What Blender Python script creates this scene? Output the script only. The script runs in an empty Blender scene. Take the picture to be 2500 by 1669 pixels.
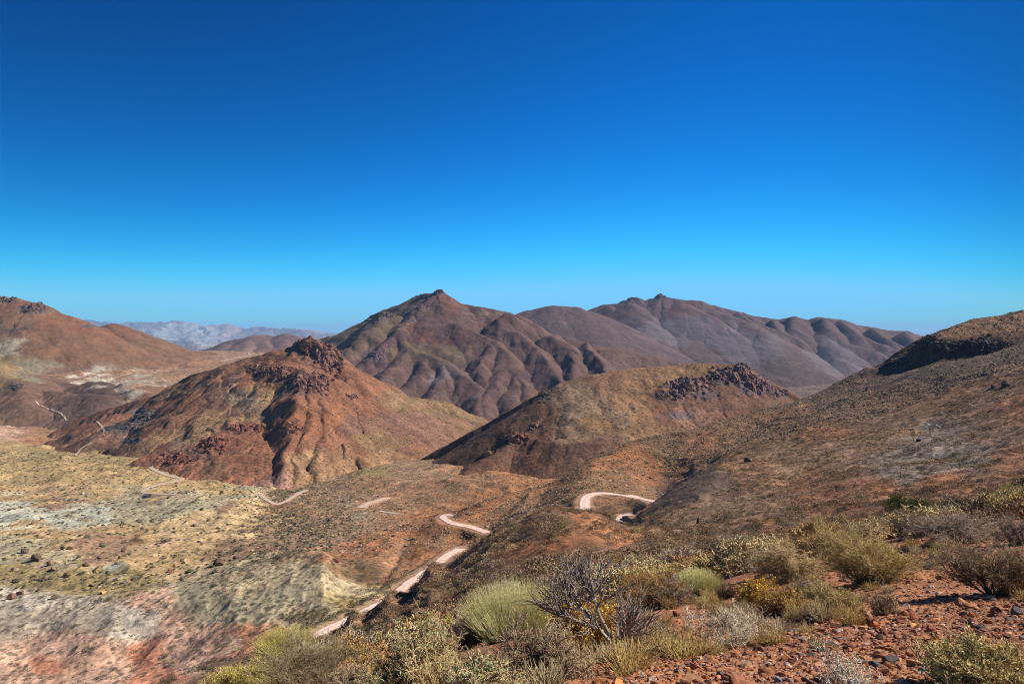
import bpy, math, time
import numpy as np
T0 = time.time()
R = np.random.default_rng(7)
C = bpy.context.scene.collection
SC = bpy.context.scene
# ------------------------------------------------------------------ camera, sky, sun, exposure
FPX, CX, HOR = 1667.0, 1250.0, 800.0          # focal length and eye level in pixels of the 2500 px wide photograph
cam_d = bpy.data.cameras.new("camera")
cam_d.sensor_width = 36.0
cam_d.lens = 36.0 * FPX / 2500.0
cam_d.shift_y = -(834.5 - HOR) / 2500.0
cam_d.clip_start = 0.05
cam_d.clip_end = 200000.0
cam = bpy.data.objects.new("camera", cam_d)
cam.rotation_euler = (math.radians(90), 0, 0)
C.objects.link(cam)
SC.camera = cam

SUN_AZ = math.radians(80.0)      # clockwise from the view direction (+Y)
SUN_EL = math.radians(38.0)
world = bpy.data.worlds.new("World")
SC.world = world
world.use_nodes = True
wn, wl = world.node_tree.nodes, world.node_tree.links
wn.clear()
sky = wn.new("ShaderNodeTexSky")
sky.sky_type = 'NISHITA'
sky.sun_disc = False
sky.sun_elevation = SUN_EL
sky.sun_rotation = SUN_AZ
sky.altitude = 1600.0
sky.air_density = 1.0
sky.dust_density = 0.0
sky.ozone_density = 2.0
# the photograph's sky is deeply saturated (polarised): each channel of the sky gets its own contrast curve
sep = wn.new("ShaderNodeSeparateColor"); cmb = wn.new("ShaderNodeCombineColor")
# polarising filter: darkest at right angles to the sun and towards the sun's side of the frame
wtc = wn.new("ShaderNodeTexCoord"); wsx = wn.new("ShaderNodeSeparateXYZ"); wl.new(wtc.outputs["Generated"], wsx.inputs[0])
def wmath(op, a, b):
    n = wn.new("ShaderNodeMath"); n.operation = op
    for i_, v_ in enumerate((a, b)):
        if isinstance(v_, float): n.inputs[i_].default_value = v_
        else: wl.new(v_, n.inputs[i_])
    return n.outputs[0]
x2_ = wmath('MULTIPLY', wsx.outputs[0], wsx.outputs[0])
k_ = wmath('ADD', wmath('MULTIPLY', wsx.outputs[0], 0.43), 0.80)
pol_ = wmath('MAXIMUM', wmath('SUBTRACT', 1.0, wmath('MULTIPLY', x2_, k_)), 0.5)
skv = wn.new("ShaderNodeVectorMath"); skv.operation = 'SCALE'
wl.new(sky.outputs[0], skv.inputs[0]); wl.new(pol_, skv.inputs["Scale"])
wl.new(skv.outputs[0], sep.inputs[0])
for i_, (gain_, pow_, top_) in enumerate([(.0032, 3.9, 1.25), (.183, 1.9, 4.1), (.278, 1.8, 7.2)]):
    p_ = wn.new("ShaderNodeMath"); p_.operation = 'POWER'; p_.inputs[1].default_value = pow_
    m_ = wn.new("ShaderNodeMath"); m_.operation = 'MULTIPLY'; m_.inputs[1].default_value = gain_
    c_ = wn.new("ShaderNodeMath"); c_.operation = 'SMOOTH_MIN'; c_.inputs[1].default_value = top_; c_.inputs[2].default_value = top_ * 0.5
    wl.new(sep.outputs[i_], p_.inputs[0]); wl.new(p_.outputs[0], m_.inputs[0]); wl.new(m_.outputs[0], c_.inputs[0])
    wl.new(c_.outputs[0], cmb.inputs[i_])
bg = wn.new("ShaderNodeBackground")
bg.inputs["Strength"].default_value = 0.10
wo = wn.new("ShaderNodeOutputWorld")
wl.new(cmb.outputs[0], bg.inputs["Color"])
wl.new(bg.outputs[0], wo.inputs["Surface"])

sun_d = bpy.data.lights.new("sun", 'SUN')
sun_d.energy = 5.0
sun_d.angle = math.radians(0.5)
sun_d.color = (1.0, 0.93, 0.82)
sun = bpy.data.objects.new("sun", sun_d)
# direction towards the sun: (sin az, cos az) on the ground, so the lamp's -Z points the other way
sun.rotation_euler = (math.radians(90) - SUN_EL, 0, -SUN_AZ + math.pi)
C.objects.link(sun)
sun.location = (200, 50, 300)

SC.view_settings.view_transform = 'Standard'
SC.view_settings.look = 'None'
SC.view_settings.exposure = 0.6
SC.view_settings.gamma = 1.0
SC.cycles.max_bounces = 5
SC.cycles.diffuse_bounces = 2
SC.cycles.glossy_bounces = 2
SC.cycles.transparent_max_bounces = 6
SC.cycles.volume_bounces = 2
SC.cycles.use_denoising = True
SC.cycles.denoising_input_passes = 'RGB_ALBEDO_NORMAL'
SC.cycles.denoising_prefilter = 'NONE'
SC.cycles.use_adaptive_sampling = False
SC.cycles.filter_width = 1.0

# ------------------------------------------------------------------ noise
_p = np.random.default_rng(3).permutation(512).astype(np.int32)
_ang = np.random.default_rng(4).random(512) * 2 * np.pi
_gx, _gy = np.cos(_ang), np.sin(_ang)
def perlin(x, y, seed=0):
    x = np.asarray(x, dtype=np.float64) + seed * 17.31
    y = np.asarray(y, dtype=np.float64) - seed * 9.77
    xi = np.floor(x); yi = np.floor(y)
    xf = x - xi; yf = y - yi
    xi = xi.astype(np.int64); yi = yi.astype(np.int64)
    u = xf * xf * xf * (xf * (xf * 6 - 15) + 10)
    v = yf * yf * yf * (yf * (yf * 6 - 15) + 10)
    def g(ix, iy, dx, dy):
        h = _p[(_p[ix & 511] + iy) & 511]
        return _gx[h] * dx + _gy[h] * dy
    a = g(xi, yi, xf, yf); b = g(xi + 1, yi, xf - 1, yf)
    c = g(xi, yi + 1, xf, yf - 1); d = g(xi + 1, yi + 1, xf - 1, yf - 1)
    return ((a + u * (b - a)) * (1 - v) + (c + u * (d - c)) * v) * 1.5
def fbm(x, y, octv=4, seed=0, gain=0.5, lac=2.03):
    t = 0; a = 1.0; f = 1.0
    for i in range(octv):
        t = t + a * perlin(x * f, y * f, seed + i * 5)
        a *= gain; f *= lac
    return t
def ridged(x, y, octv=4, seed=0, gain=0.55, lac=2.1):
    t = 0; a = 1.0; f = 1.0
    for i in range(octv):
        n = 1 - np.abs(perlin(x * f, y * f, seed + i * 5))
        t = t + a * (n * n - 0.5)
        a *= gain; f *= lac
    return t
def sstep(a, b, x):
    t = np.clip((x - a) / (b - a), 0, 1)
    return t * t * (3 - 2 * t)

def pchip_slopes(x, y):
    """Fritsch-Carlson slopes along axis 0; x, y of shape [K, ...]."""
    h = np.diff(x, axis=0); d = np.diff(y, axis=0) / h
    m = np.zeros_like(y)
    w1 = 2 * h[1:] + h[:-1]; w2 = h[1:] + 2 * h[:-1]
    with np.errstate(divide='ignore', invalid='ignore'):
        mm = (w1 + w2) / (w1 / d[:-1] + w2 / d[1:])
    mm[(d[:-1] * d[1:]) <= 0] = 0
    m[1:-1] = np.nan_to_num(mm)
    m[0] = d[0]; m[-1] = d[-1]
    return m
def pchip_eval(x, y, m, q):
    """1-D knots, q array."""
    q = np.clip(q, x[0], x[-1])
    i = np.clip(np.searchsorted(x, q) - 1, 0, len(x) - 2)
    h = x[i + 1] - x[i]; t = (q - x[i]) / h
    t2 = t * t; t3 = t2 * t
    return (2 * t3 - 3 * t2 + 1) * y[i] + (t3 - 2 * t2 + t) * h * m[i] + (-2 * t3 + 3 * t2) * y[i + 1] + (t3 - t2) * h * m[i + 1]
def line1d(pts, col, q):
    x = np.array([p[0] for p in pts], float); y = np.array([p[col] for p in pts], float)
    return pchip_eval(x, y, pchip_slopes(x, y), q)

def to3(px, Y, py):
    return (px - CX) / FPX * Y, Y, (HOR - py) / FPX * Y

# ------------------------------------------------------------------ mesh helpers
def build_mesh(name, verts, faces, mat=None, smooth=True, color=None, cname='soil', parent=None, link=True, mats=None, midx=None):
    """verts [n,3]; faces [m,3 or 4] int."""
    me = bpy.data.meshes.new(name)
    verts = np.ascontiguousarray(verts, dtype=np.float32)
    faces = np.ascontiguousarray(faces, dtype=np.int32)
    n, (m, k) = len(verts), faces.shape
    me.vertices.add(n); me.vertices.foreach_set("co", verts.ravel())
    me.loops.add(m * k); me.loops.foreach_set("vertex_index", faces.ravel())
    me.polygons.add(m)
    me.polygons.foreach_set("loop_start", np.arange(0, m * k, k, dtype=np.int32))
    me.polygons.foreach_set("loop_total", np.full(m, k, dtype=np.int32))
    me.polygons.foreach_set("use_smooth", np.full(m, bool(smooth)))
    for mm in (mats or ([mat] if mat else [])):
        me.materials.append(mm)
    if midx is not None:
        me.polygons.foreach_set("material_index", np.ascontiguousarray(midx, dtype=np.int32))
    me.update(calc_edges=True)
    if color is not None:
        ca = me.color_attributes.new(cname, 'FLOAT_COLOR', 'POINT')
        col = np.ones((n, 4), dtype=np.float32); col[:, :3] = color
        ca.data.foreach_set("color", col.ravel())
    o = bpy.data.objects.new(name, me)
    if link: C.objects.link(o)
    if parent is not None: o.parent = parent
    return o
def tag(o, label=None, cat=None, group=None, kind=None):
    if label: o["label"] = label
    if cat: o["category"] = cat
    if group: o["group"] = group
    if kind: o["kind"] = kind
    return o
def empty(name, loc):
    o = bpy.data.objects.new(name, None); C.objects.link(o)
    o.location = loc; o.empty_display_size = 0.2
    return o
def grid_faces(nr, nc):
    i = np.arange(nr * nc).reshape(nr, nc)
    return np.stack([i[:-1, :-1], i[:-1, 1:], i[1:, 1:], i[1:, :-1]], axis=-1)   # [nr-1,nc-1,4]
def sub_grid(name, X, Y, Z, fmask, mat, color, kind='structure'):
    nr, nc = Z.shape
    F = grid_faces(nr, nc)[fmask]
    used, inv = np.unique(F.ravel(), return_inverse=True)
    V = np.stack([X.ravel()[used], Y.ravel()[used], Z.ravel()[used]], -1)
    o = build_mesh(name, V, inv.reshape(-1, 4), mat, True, color.reshape(-1, 3)[used])
    if kind: o["kind"] = kind
    return o

# ------------------------------------------------------------------ materials
def soil_material(name, grain, mid, bump_scale, bump_dist, dots=None, dot_col=(0.09, 0.08, 0.05), rough=0.95, contrast=0.35, bump2=None):
    m = bpy.data.materials.new(name); m.use_nodes = True
    nt = m.node_tree; nd, lk = nt.nodes, nt.links
    bs = nd["Principled BSDF"]
    bs.inputs["Roughness"].default_value = rough
    bs.inputs["Specular IOR Level"].default_value = 0.15
    tc = nd.new("ShaderNodeTexCoord")
    at = nd.new("ShaderNodeAttribute"); at.attribute_name = 'soil'
    def noise(scale, detail=4, rough_=0.6):
        n = nd.new("ShaderNodeTexNoise"); n.inputs["Scale"].default_value = scale
        n.inputs["Detail"].default_value = detail; n.inputs["Roughness"].default_value = rough_
        lk.new(tc.outputs["Object"], n.inputs["Vector"]); return n
    def mrange(sock, a, b, c, d):
        r = nd.new("ShaderNodeMapRange")
        r.inputs[1].default_value = a; r.inputs[2].default_value = b
        r.inputs[3].default_value = c; r.inputs[4].default_value = d
        lk.new(sock, r.inputs[0]); return r.outputs[0]
    n1 = noise(grain, 3); n2 = noise(mid, 5)
    v1 = mrange(n1.outputs["Fac"], 0.3, 0.7, 1 - contrast, 1 + contrast)
    v2 = mrange(n2.outputs["Fac"], 0.3, 0.7, 1 - contrast * 0.8, 1 + contrast * 0.8)
    mu = nd.new("ShaderNodeMath"); mu.operation = 'MULTIPLY'
    lk.new(v1, mu.inputs[0]); lk.new(v2, mu.inputs[1])
    vm = nd.new("ShaderNodeVectorMath"); vm.operation = 'SCALE'
    lk.new(at.outputs["Color"], vm.inputs[0]); lk.new(mu.outputs[0], vm.inputs["Scale"])
    out = vm.outputs[0]
    if dots:
        for k, (sc_, th, den) in enumerate(dots):
            vo = nd.new("ShaderNodeTexVoronoi"); vo.inputs["Scale"].default_value = sc_
            vo.inputs["Randomness"].default_value = 1.0
            lk.new(tc.outputs["Object"], vo.inputs["Vector"])
            d = mrange(vo.outputs["Distance"], th * 0.6, th, 1.0, 0.0)
            sx = nd.new("ShaderNodeSeparateColor"); lk.new(vo.outputs["Color"], sx.inputs[0])
            gate = nd.new("ShaderNodeMath"); gate.operation = 'LESS_THAN'; gate.inputs[1].default_value = den
            lk.new(sx.outputs[0], gate.inputs[0])
            g2 = nd.new("ShaderNodeMath"); g2.operation = 'MULTIPLY'
            lk.new(d, g2.inputs[0]); lk.new(gate.outputs[0], g2.inputs[1])
            g3 = nd.new("ShaderNodeMath"); g3.operation = 'MULTIPLY'; g3.inputs[1].default_value = 0.8
            lk.new(g2.outputs[0], g3.inputs[0])
            mx = nd.new("ShaderNodeMix"); mx.data_type = 'RGBA'
            lk.new(g3.outputs[0], mx.inputs["Factor"])
            lk.new(out, mx.inputs[6]); mx.inputs[7].default_value = (*dot_col, 1)
            out = mx.outputs[2]
    lk.new(out, bs.inputs["Base Color"])
    b = nd.new("ShaderNodeBump"); b.inputs["Strength"].default_value = 0.7
    b.inputs["Distance"].default_value = bump_dist
    nb = noise(bump_scale, 6, 0.65)
    lk.new(nb.outputs["Fac"], b.inputs["Height"])
    lk.new(b.outputs[0], bs.inputs["Normal"])
    return m
def tint_material(name, base=(1, 1, 1), rough=0.8, noise_scale=None, amp=0.3, transl=0.0, bump=None):
    """a plain surface whose own colour comes from the mesh attribute 'tint' times base."""
    m = bpy.data.materials.new(name); m.use_nodes = True
    nd, lk = m.node_tree.nodes, m.node_tree.links
    bs = nd["Principled BSDF"]
    bs.inputs["Roughness"].default_value = rough
    bs.inputs["Specular IOR Level"].default_value = 0.2
    at = nd.new("ShaderNodeAttribute"); at.attribute_name = 'tint'
    mx = nd.new("ShaderNodeMix"); mx.data_type = 'RGBA'; mx.blend_type = 'MULTIPLY'
    mx.inputs["Factor"].default_value = 1.0
    lk.new(at.outputs["Color"], mx.inputs[6]); mx.inputs[7].default_value = (*base, 1)
    out = mx.outputs[2]
    if noise_scale:
        tc = nd.new("ShaderNodeTexCoord")
        n = nd.new("ShaderNodeTexNoise"); n.inputs["Scale"].default_value = noise_scale; n.inputs["Detail"].default_value = 5
        lk.new(tc.outputs["Object"], n.inputs["Vector"])
        r = nd.new("ShaderNodeMapRange"); r.inputs[1].default_value = 0.3; r.inputs[2].default_value = 0.7
        r.inputs[3].default_value = 1 - amp; r.inputs[4].default_value = 1 + amp
        lk.new(n.outputs["Fac"], r.inputs[0])
        vm = nd.new("ShaderNodeVectorMath"); vm.operation = 'SCALE'
        lk.new(out, vm.inputs[0]); lk.new(r.outputs[0], vm.inputs["Scale"])
        out = vm.outputs[0]
        if bump:
            b = nd.new("ShaderNodeBump"); b.inputs["Distance"].default_value = bump; b.inputs["Strength"].default_value = 0.8
            lk.new(n.outputs["Fac"], b.inputs["Height"]); lk.new(b.outputs[0], bs.inputs["Normal"])
    lk.new(out, bs.inputs["Base Color"])
    return m

# ------------------------------------------------------------------ near terrain: a loft of named ground lines (pixel column, distance, pixel row)
LINES = dict(
 A=[(-1200,1,3460),(0,1,3460),(1200,1,3200),(2500,1,2900),(3700,1,2500)],
 B=[(-1200,3.5,1850),(-500,3.5,1830),(0,3.5,1800),(300,3.4,1790),(600,3.2,1760),(920,3.1,1740),(1200,3,1710),(1500,2.9,1690),(1800,2.9,1665),(2100,2.9,1640),(2500,2.9,1600),(3000,2.9,1540),(3700,2.9,1470)],
 CC=[(-1200,6,1800),(-500,6,1790),(0,6,1780),(300,6,1760),(600,6,1700),(920,6,1655),(1200,6,1620),(1500,6,1570),(1800,6,1540),(2100,6,1500),(2500,6,1450),(3000,6,1380),(3700,6,1290)],
 D=[(-1200,10,1795),(-500,10,1790),(0,10,1780),(300,10,1750),(600,10,1680),(920,10.5,1630),(1200,11,1570),(1500,11.5,1490),(1800,12,1420),(2100,13,1345),(2300,14,1300),(2500,15,1262),(3000,15,1200),(3700,15,1120)],
 E=[(-1200,25,1795),(-500,25,1790),(0,25,1775),(300,25,1745),(600,25,1665),(920,26,1600),(1200,28,1495),(1500,30,1395),(1800,32,1345),(2100,30,1305),(2300,30,1270),(2500,30,1240),(3000,30,1180),(3700,30,1100)],
 F=[(-1200,60,1800),(-500,60,1790),(0,60,1765),(300,60,1710),(380,60,1672),(600,62,1595),(780,75,1562),(835,84,1540),(866,87,1500),(892,89,1512),(925,90,1490),(955,90,1455),(988,90,1460),(1020,90,1430),(1056,90,1384),(1090,90,1388),(1140,90,1358),(1200,88,1310),(1340,80,1243),(1450,76,1264),(1500,74,1291),(1530,73,1302),(1560,72,1306),(1640,70,1308),(1800,70,1275),(1970,75,1240),(2100,75,1205),(2300,80,1170),(2500,85,1125),(3000,85,1040),(3700,85,940)],
 G=[(-1200,100,1840),(-500,100,1830),(0,95,1810),(300,95,1760),(600,95,1690),(780,100,1585),(850,105,1540),(920,112,1505),(1060,120,1425),(1140,125,1380),(1200,120,1345),(1340,115,1300),(1500,110,1300),(1560,105,1303),(1640,95,1290),(1700,100,1262),(1800,110,1225),(1970,115,1190),(2100,118,1150),(2300,120,1110),(2500,120,1060),(3000,120,960),(3700,120,850)],
 H=[(-1200,140,1810),(-500,140,1800),(0,135,1760),(300,135,1710),(600,125,1660),(730,112,1572),(830,120,1528),(920,130,1475),(980,142,1440),(1045,155,1395),(1110,175,1352),(1200,180,1340),(1340,160,1290),(1425,165,1275),(1500,150,1280),(1530,150,1266),(1560,150,1245),(1600,150,1221),(1650,155,1190),(1720,165,1152),(1800,180,1118),(1970,185,1085),(2100,185,1062),(2300,190,1005),(2500,190,945),(3000,190,860),(3700,190,760)],
 I=[(-1200,165,1700),(-500,165,1690),(0,165,1650),(300,160,1640),(600,160,1565),(780,160,1515),(850,160,1500),(920,165,1462),(1060,200,1400),(1140,225,1330),(1185,232,1302),(1300,215,1268),(1425,212,1240),(1500,215,1232),(1600,215,1236),(1650,215,1215),(1720,215,1160),(1800,230,1102),(1970,240,1050),(2100,240,1020),(2300,245,950),(2500,245,885),(3000,245,800),(3700,245,700)],
 J=[(-1200,205,1500),(-500,205,1480),(0,213,1458),(300,208,1440),(400,207,1428),(560,212,1390),(640,215,1366),(720,214,1346),(780,208,1348),(815,204,1376),(850,200,1408),(920,190,1442),(1000,240,1327),(1040,250,1298),(1080,262,1272),(1130,264,1262),(1185,262,1260),(1300,262,1232),(1425,238,1207),(1490,250,1200),(1600,256,1216),(1720,280,1139),(1800,292,1094),(1970,305,1019),(2100,303,978),(2300,300,905),(2500,300,852),(3000,300,775),(3700,300,680)],
 K=[(-1200,225,1500),(-500,225,1488),(0,228,1462),(300,222,1448),(560,228,1398),(640,230,1378),(720,232,1362),(780,235,1352),(850,235,1345),(920,238,1325),(1000,255,1300),(1110,285,1255),(1200,300,1216),(1360,340,1170),(1450,370,1110),(1560,385,1070),(1700,395,1043),(1800,398,1016),(1930,405,985),(1970,405,972),(2100,405,927),(2180,403,907),(2300,392,889),(2400,388,869),(2500,385,846),(3000,385,770),(3700,385,680)],
 K2=[(-1200,250,1440),(0,250,1420),(300,248,1405),(560,250,1375),(640,255,1350),(780,255,1333),(920,258,1310),(1110,305,1252),(1200,322,1222),(1360,362,1182),(1450,392,1122),(1560,405,1085),(1700,415,1054),(1800,415,1025),(1930,414,988),(1970,413,970),(2100,413,912),(2180,411,875),(2300,401,824),(2400,398,812),(2500,397,800),(3000,397,735),(3700,397,650)],
 L=[(-1200,275,1390),(-500,275,1390),(0,275,1375),(300,275,1360),(560,275,1345),(640,280,1330),(780,275,1320),(850,275,1310),(920,280,1298),(1000,300,1280),(1110,330,1250),(1200,350,1228),(1360,390,1195),(1450,420,1135),(1560,430,1100),(1700,440,1065),(1800,435,1035),(1930,425,992),(1970,420,968),(2100,420,905),(2180,420,868),(2250,420,832),(2310,415,803),(2400,425,774),(2500,430,757),(3000,430,700),(3700,430,620)],
 M=[(-1200,350,1310),(-500,350,1300),(0,350,1290),(300,350,1280),(560,350,1270),(640,345,1280),(780,340,1262),(920,350,1250),(1110,400,1205),(1200,420,1190),(1360,470,1180),(1450,500,1150),(1560,500,1130),(1700,520,1110),(1800,520,1090),(1930,500,1045),(2100,480,950),(2250,480,870),(2500,500,790),(3000,500,740),(3700,500,660)],
 N=[(-1200,430,1240),(-500,430,1235),(0,440,1238),(150,440,1235),(300,445,1222),(430,450,1200),(500,455,1191),(600,460,1194),(660,455,1215),(780,450,1215),(920,470,1195),(1110,520,1160),(1200,560,1150),(1360,600,1150),(1560,600,1140),(1800,620,1120),(1930,620,1080),(2100,600,1000),(2250,600,920),(2500,620,850),(3000,620,800),(3700,620,700)],
 O=[(-1200,480,1225),(-500,480,1225),(0,490,1222),(300,490,1214),(430,490,1203),(500,497,1201),(600,505,1203),(660,510,1208),(780,530,1185),(920,600,1145),(1110,680,1120),(1200,720,1110),(1560,760,1120),(1800,800,1100),(2100,800,1020),(2500,800,950),(3700,800,900)],
 P=[(-1200,650,1140),(-500,650,1140),(0,640,1130),(200,640,1128),(300,635,1130),(364,610,1142),(450,585,1162),(530,560,1180),(620,552,1192),(700,560,1190),(780,590,1172),(900,690,1140),(920,720,1132),(1110,900,1100),(1560,1000,1090),(2100,1000,1050),(2500,1000,1000),(3700,1000,1000)],
 Q=[(-1200,1000,1040),(-500,1000,1040),(0,950,1045),(200,900,1068),(300,900,1055),(600,950,1050),(920,1050,1080),(1110,1250,1055),(1560,1400,1050),(2500,1400,1000),(3700,1400,1000)],
 RR=[(-1200,1300,950),(-500,1300,950),(0,1350,940),(200,1300,950),(400,1300,945),(600,1350,950),(920,1500,1000),(1110,1700,1000),(1560,1900,1000),(2500,1900,950),(3700,1900,950)],
 S=[(-1200,1800,870),(-500,1800,870),(0,1800,865),(200,1850,872),(400,1900,880),(600,1900,885),(920,2000,930),(1560,2500,950),(2500,2500,900),(3700,2500,900)],
 T=[(-1200,2600,840),(-500,2600,840),(0,2500,840),(200,2500,852),(440,2500,857),(560,2500,857),(620,2450,862),(800,2500,870),(1200,2700,930),(2500,3000,900),(3700,3000,900)],
 U=[(-1200,3300,900),(560,3300,895),(2500,3700,900),(3700,3700,900)],
)
def cols_for(lo, hi, step, margin_lo, margin_hi, msteps=60):
    a = lo - (lo - margin_lo) * np.linspace(1, 0, msteps, endpoint=False) ** 1.7
    b = np.arange(lo, hi, step)
    c = hi + (margin_hi - hi) * np.linspace(0, 1, msteps) ** 1.7
    return np.concatenate([a, b, c])
PXC = cols_for(-40, 2540, 2.3, -1200, 3700)
kn = list(LINES.values())
KY = np.array([line1d(l, 1, PXC) for l in kn]); KP = np.array([line1d(l, 2, PXC) for l in kn])
for k in range(1, len(kn)):
    KY[k] = np.maximum(KY[k], KY[k - 1] * 1.02)
LY = np.concatenate([np.linspace(math.log(0.6), math.log(60), 360, endpoint=False), np.linspace(math.log(60), math.log(620), 1020, endpoint=False), np.linspace(math.log(620), math.log(3600), 260)])
NR = len(LY)
NPX, NPY = np.broadcast_to(PXC[None, :], (NR, len(PXC))), np.empty((NR, len(PXC)))
lKY = np.log(KY)
# heights above eye level rather than rows are blended, so the ground stays straight between lines
KZ = (HOR - KP) / FPX * KY
SL = pchip_slopes(lKY, KP)
for c in range(len(PXC)):
    NPY[:, c] = pchip_eval(lKY[:, c], KP[:, c], SL[:, c], LY)
_wv = sstep(math.log(60), math.log(120), LY) * (1 - sstep(math.log(900), math.log(1500), LY))
for r in range(NR):
    if _wv[r] > 0:
        NPY[r] = np.interp(PXC + _wv[r] * 10 * fbm(PXC / 190, np.full(len(PXC), LY[r] * 5.5), 2, 17, .3), PXC, NPY[r])
Yg = np.broadcast_to(np.exp(LY)[:, None], NPY.shape)
Xg = (NPX - CX) / FPX * Yg
Zg = (HOR - NPY) / FPX * Yg
# under the camera the first line's row would run to infinity: hold its height
near = Yg < 1.0
Zg = np.where(near, Zg[np.argmin(np.abs(np.exp(LY) - 1.0))][None, :] + (1 - Yg) * 0.1, Zg)
# undulation: gullies and hummocks that grow with distance
def near_noise(X, Y):
    w = sstep(12, 90, Y)
    h = 1.0 * w * fbm(X / 34, Y / 34, 4, 11) + 1.5 * sstep(60, 250, Y) * (ridged(X / 60 + 0.35 * fbm(X / 50, Y / 50, 2, 5), Y / 60, 3, 21) - 0.2)
    h = h + 0.06 * sstep(2, 8, Y) * fbm(X / 1.7, Y / 1.7, 4, 31) + 0.25 * sstep(10, 30, Y) * fbm(X / 7, Y / 7, 4, 41)
    h = h + sstep(250, 500, Y) * 2.2 * (ridged(X / 110 + fbm(X / 90, Y / 90, 2, 8) * 0.5, Y / 110, 4, 61) - 0.25)
    h = h + sstep(700, 1200, Y) * 7.0 * (ridged(X / 240 + fbm(X / 200, Y / 200, 2, 9) * 0.4, Y / 300, 4, 71) - 0.25)
    lw = 1 - sstep(-40, 20, X + 0.06 * Y)
    h = h + lw * sstep(110, 190, Y) * (1 - sstep(600, 900, Y)) * (.4 * (ridged(X / 34 + .4 * fbm(X / 30, Y / 30, 2, 6), Y / 24, 3, 141) - .25) + .22 * ridged(X / 9, Y / 9, 3, 151))
    h = h + .35 * sstep(40, 120, Y) * ridged(X / 11 + .3 * fbm(X / 9, Y / 9, 2, 7), Y / 11, 3, 161)
    return h
Zg = Zg + near_noise(Xg, Yg)
# the rocky scarp on the right hill
scarp_n = fbm(Xg / 14, Yg / 30, 4, 91)
NP = (Xg, Yg, Zg)
def near_h(px, Y, Z=None):
    Z = Zg if Z is None else Z
    px = np.atleast_1d(np.asarray(px, float)); Y = np.atleast_1d(np.asarray(Y, float))
    ci = np.interp(px, PXC, np.arange(len(PXC))); ri = np.interp(np.log(Y), LY, np.arange(NR))
    c0 = np.clip(ci.astype(int), 0, len(PXC) - 2); r0 = np.clip(ri.astype(int), 0, NR - 2)
    a = ci - c0; b = ri - r0
    return (Z[r0, c0] * (1 - a) + Z[r0, c0 + 1] * a) * (1 - b) + (Z[r0 + 1, c0] * (1 - a) + Z[r0 + 1, c0 + 1] * a) * b
def near_hz(x, y):
    y = np.atleast_1d(np.asarray(y, float)); x = np.atleast_1d(np.asarray(x, float))
    return near_h(x / y * FPX + CX, y)
def hit_near(px, py, ymin=1.5):
    """where the sight line through a pixel first meets the near terrain."""
    ci = np.interp(px, PXC, np.arange(len(PXC))); c0 = int(min(max(ci, 0), len(PXC) - 2)); a = ci - c0
    z = Zg[:, c0] * (1 - a) + Zg[:, c0 + 1] * a
    yy = np.exp(LY)
    row = HOR - z / yy * FPX
    ok = np.where((row <= py) & (yy >= ymin))[0]
    i = ok[0] if len(ok) else NR - 1
    if i > 0 and row[i] < py < row[i - 1]:
        t = (row[i - 1] - py) / (row[i - 1] - row[i]); Y = yy[i - 1] * (yy[i] / yy[i - 1]) ** t
    else:
        Y = yy[i]
    return np.array([(px - CX) / FPX * Y, Y, float(near_h(px, Y)[0])])

# ------------------------------------------------------------------ roads are cut into that terrain
ROADS = [
 ([(720,1585),(740,1572),(790,1540),(850,1512),(870,1501),(916,1481),(943,1467),(966,1452),(995,1423),(1025,1405),(1045,1390),(1068,1378),(1090,1354),(1123,1341)], 2.9, 102),
 ([(1190,1300),(1166,1292),(1144,1285),(1108,1278),(1090,1270),(1079,1263),(1090,1258),(1105,1257)], 3.8, 150),
 ([(1545,1254),(1524,1263),(1502,1276),(1490,1286)], 4.0, 125),
 ([(1429,1250),(1428,1240),(1426,1227),(1431,1212),(1453,1205),(1486,1203),(1519,1209),(1560,1216),(1605,1226)], 4.0, 170),
 ([(635,1209),(653,1222),(672,1231),(697,1225),(715,1213),(730,1202),(748,1197)], 3.4, 300),
 ([(367,1140),(392,1156),(420,1163),(450,1169),(428,1174),(381,1183),(341,1198),(363,1205),(432,1208)], 4.0, 300),
 ([(185,1113),(187,1103),(204,1091),(225,1082)], 2.4, 500),
 ([(262,1053),(250,1042),(240,1036),(218,1034)], 2.4, 500),
 ([(164,1027),(153,1014),(127,1000),(87,982)], 2.4, 500),
 ([(540,883),(560,878),(590,871),(611,866),(606,861)], 7.0, 1200),
 ([(291,918),(330,912),(378,907),(440,904),(491,902)], 6.0, 900),
]
TRACKS = [
 ([(880,1239),(900,1229),(916,1223),(940,1217),(950,1218)], 6.0, 250),
 ([(927,1248),(945,1251),(970,1253)], 2.6, 250),
]
def smooth_poly(P, step):
    P = np.array(P, float)
    for _ in range(3):
        Q = [P[0]]
        for a, b in zip(P[:-1], P[1:]):
            Q += [a * 0.75 + b * 0.25, a * 0.25 + b * 0.75]
        Q.append(P[-1]); P = np.array(Q)
    d = np.r_[0, np.cumsum(np.linalg.norm(np.diff(P[:, :2], axis=0), axis=1))]
    n = max(6, int(d[-1] / step))
    s = np.linspace(0, d[-1], n)
    return np.stack([np.interp(s, d, P[:, i]) for i in range(3)], -1)
road_paths = []
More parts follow.
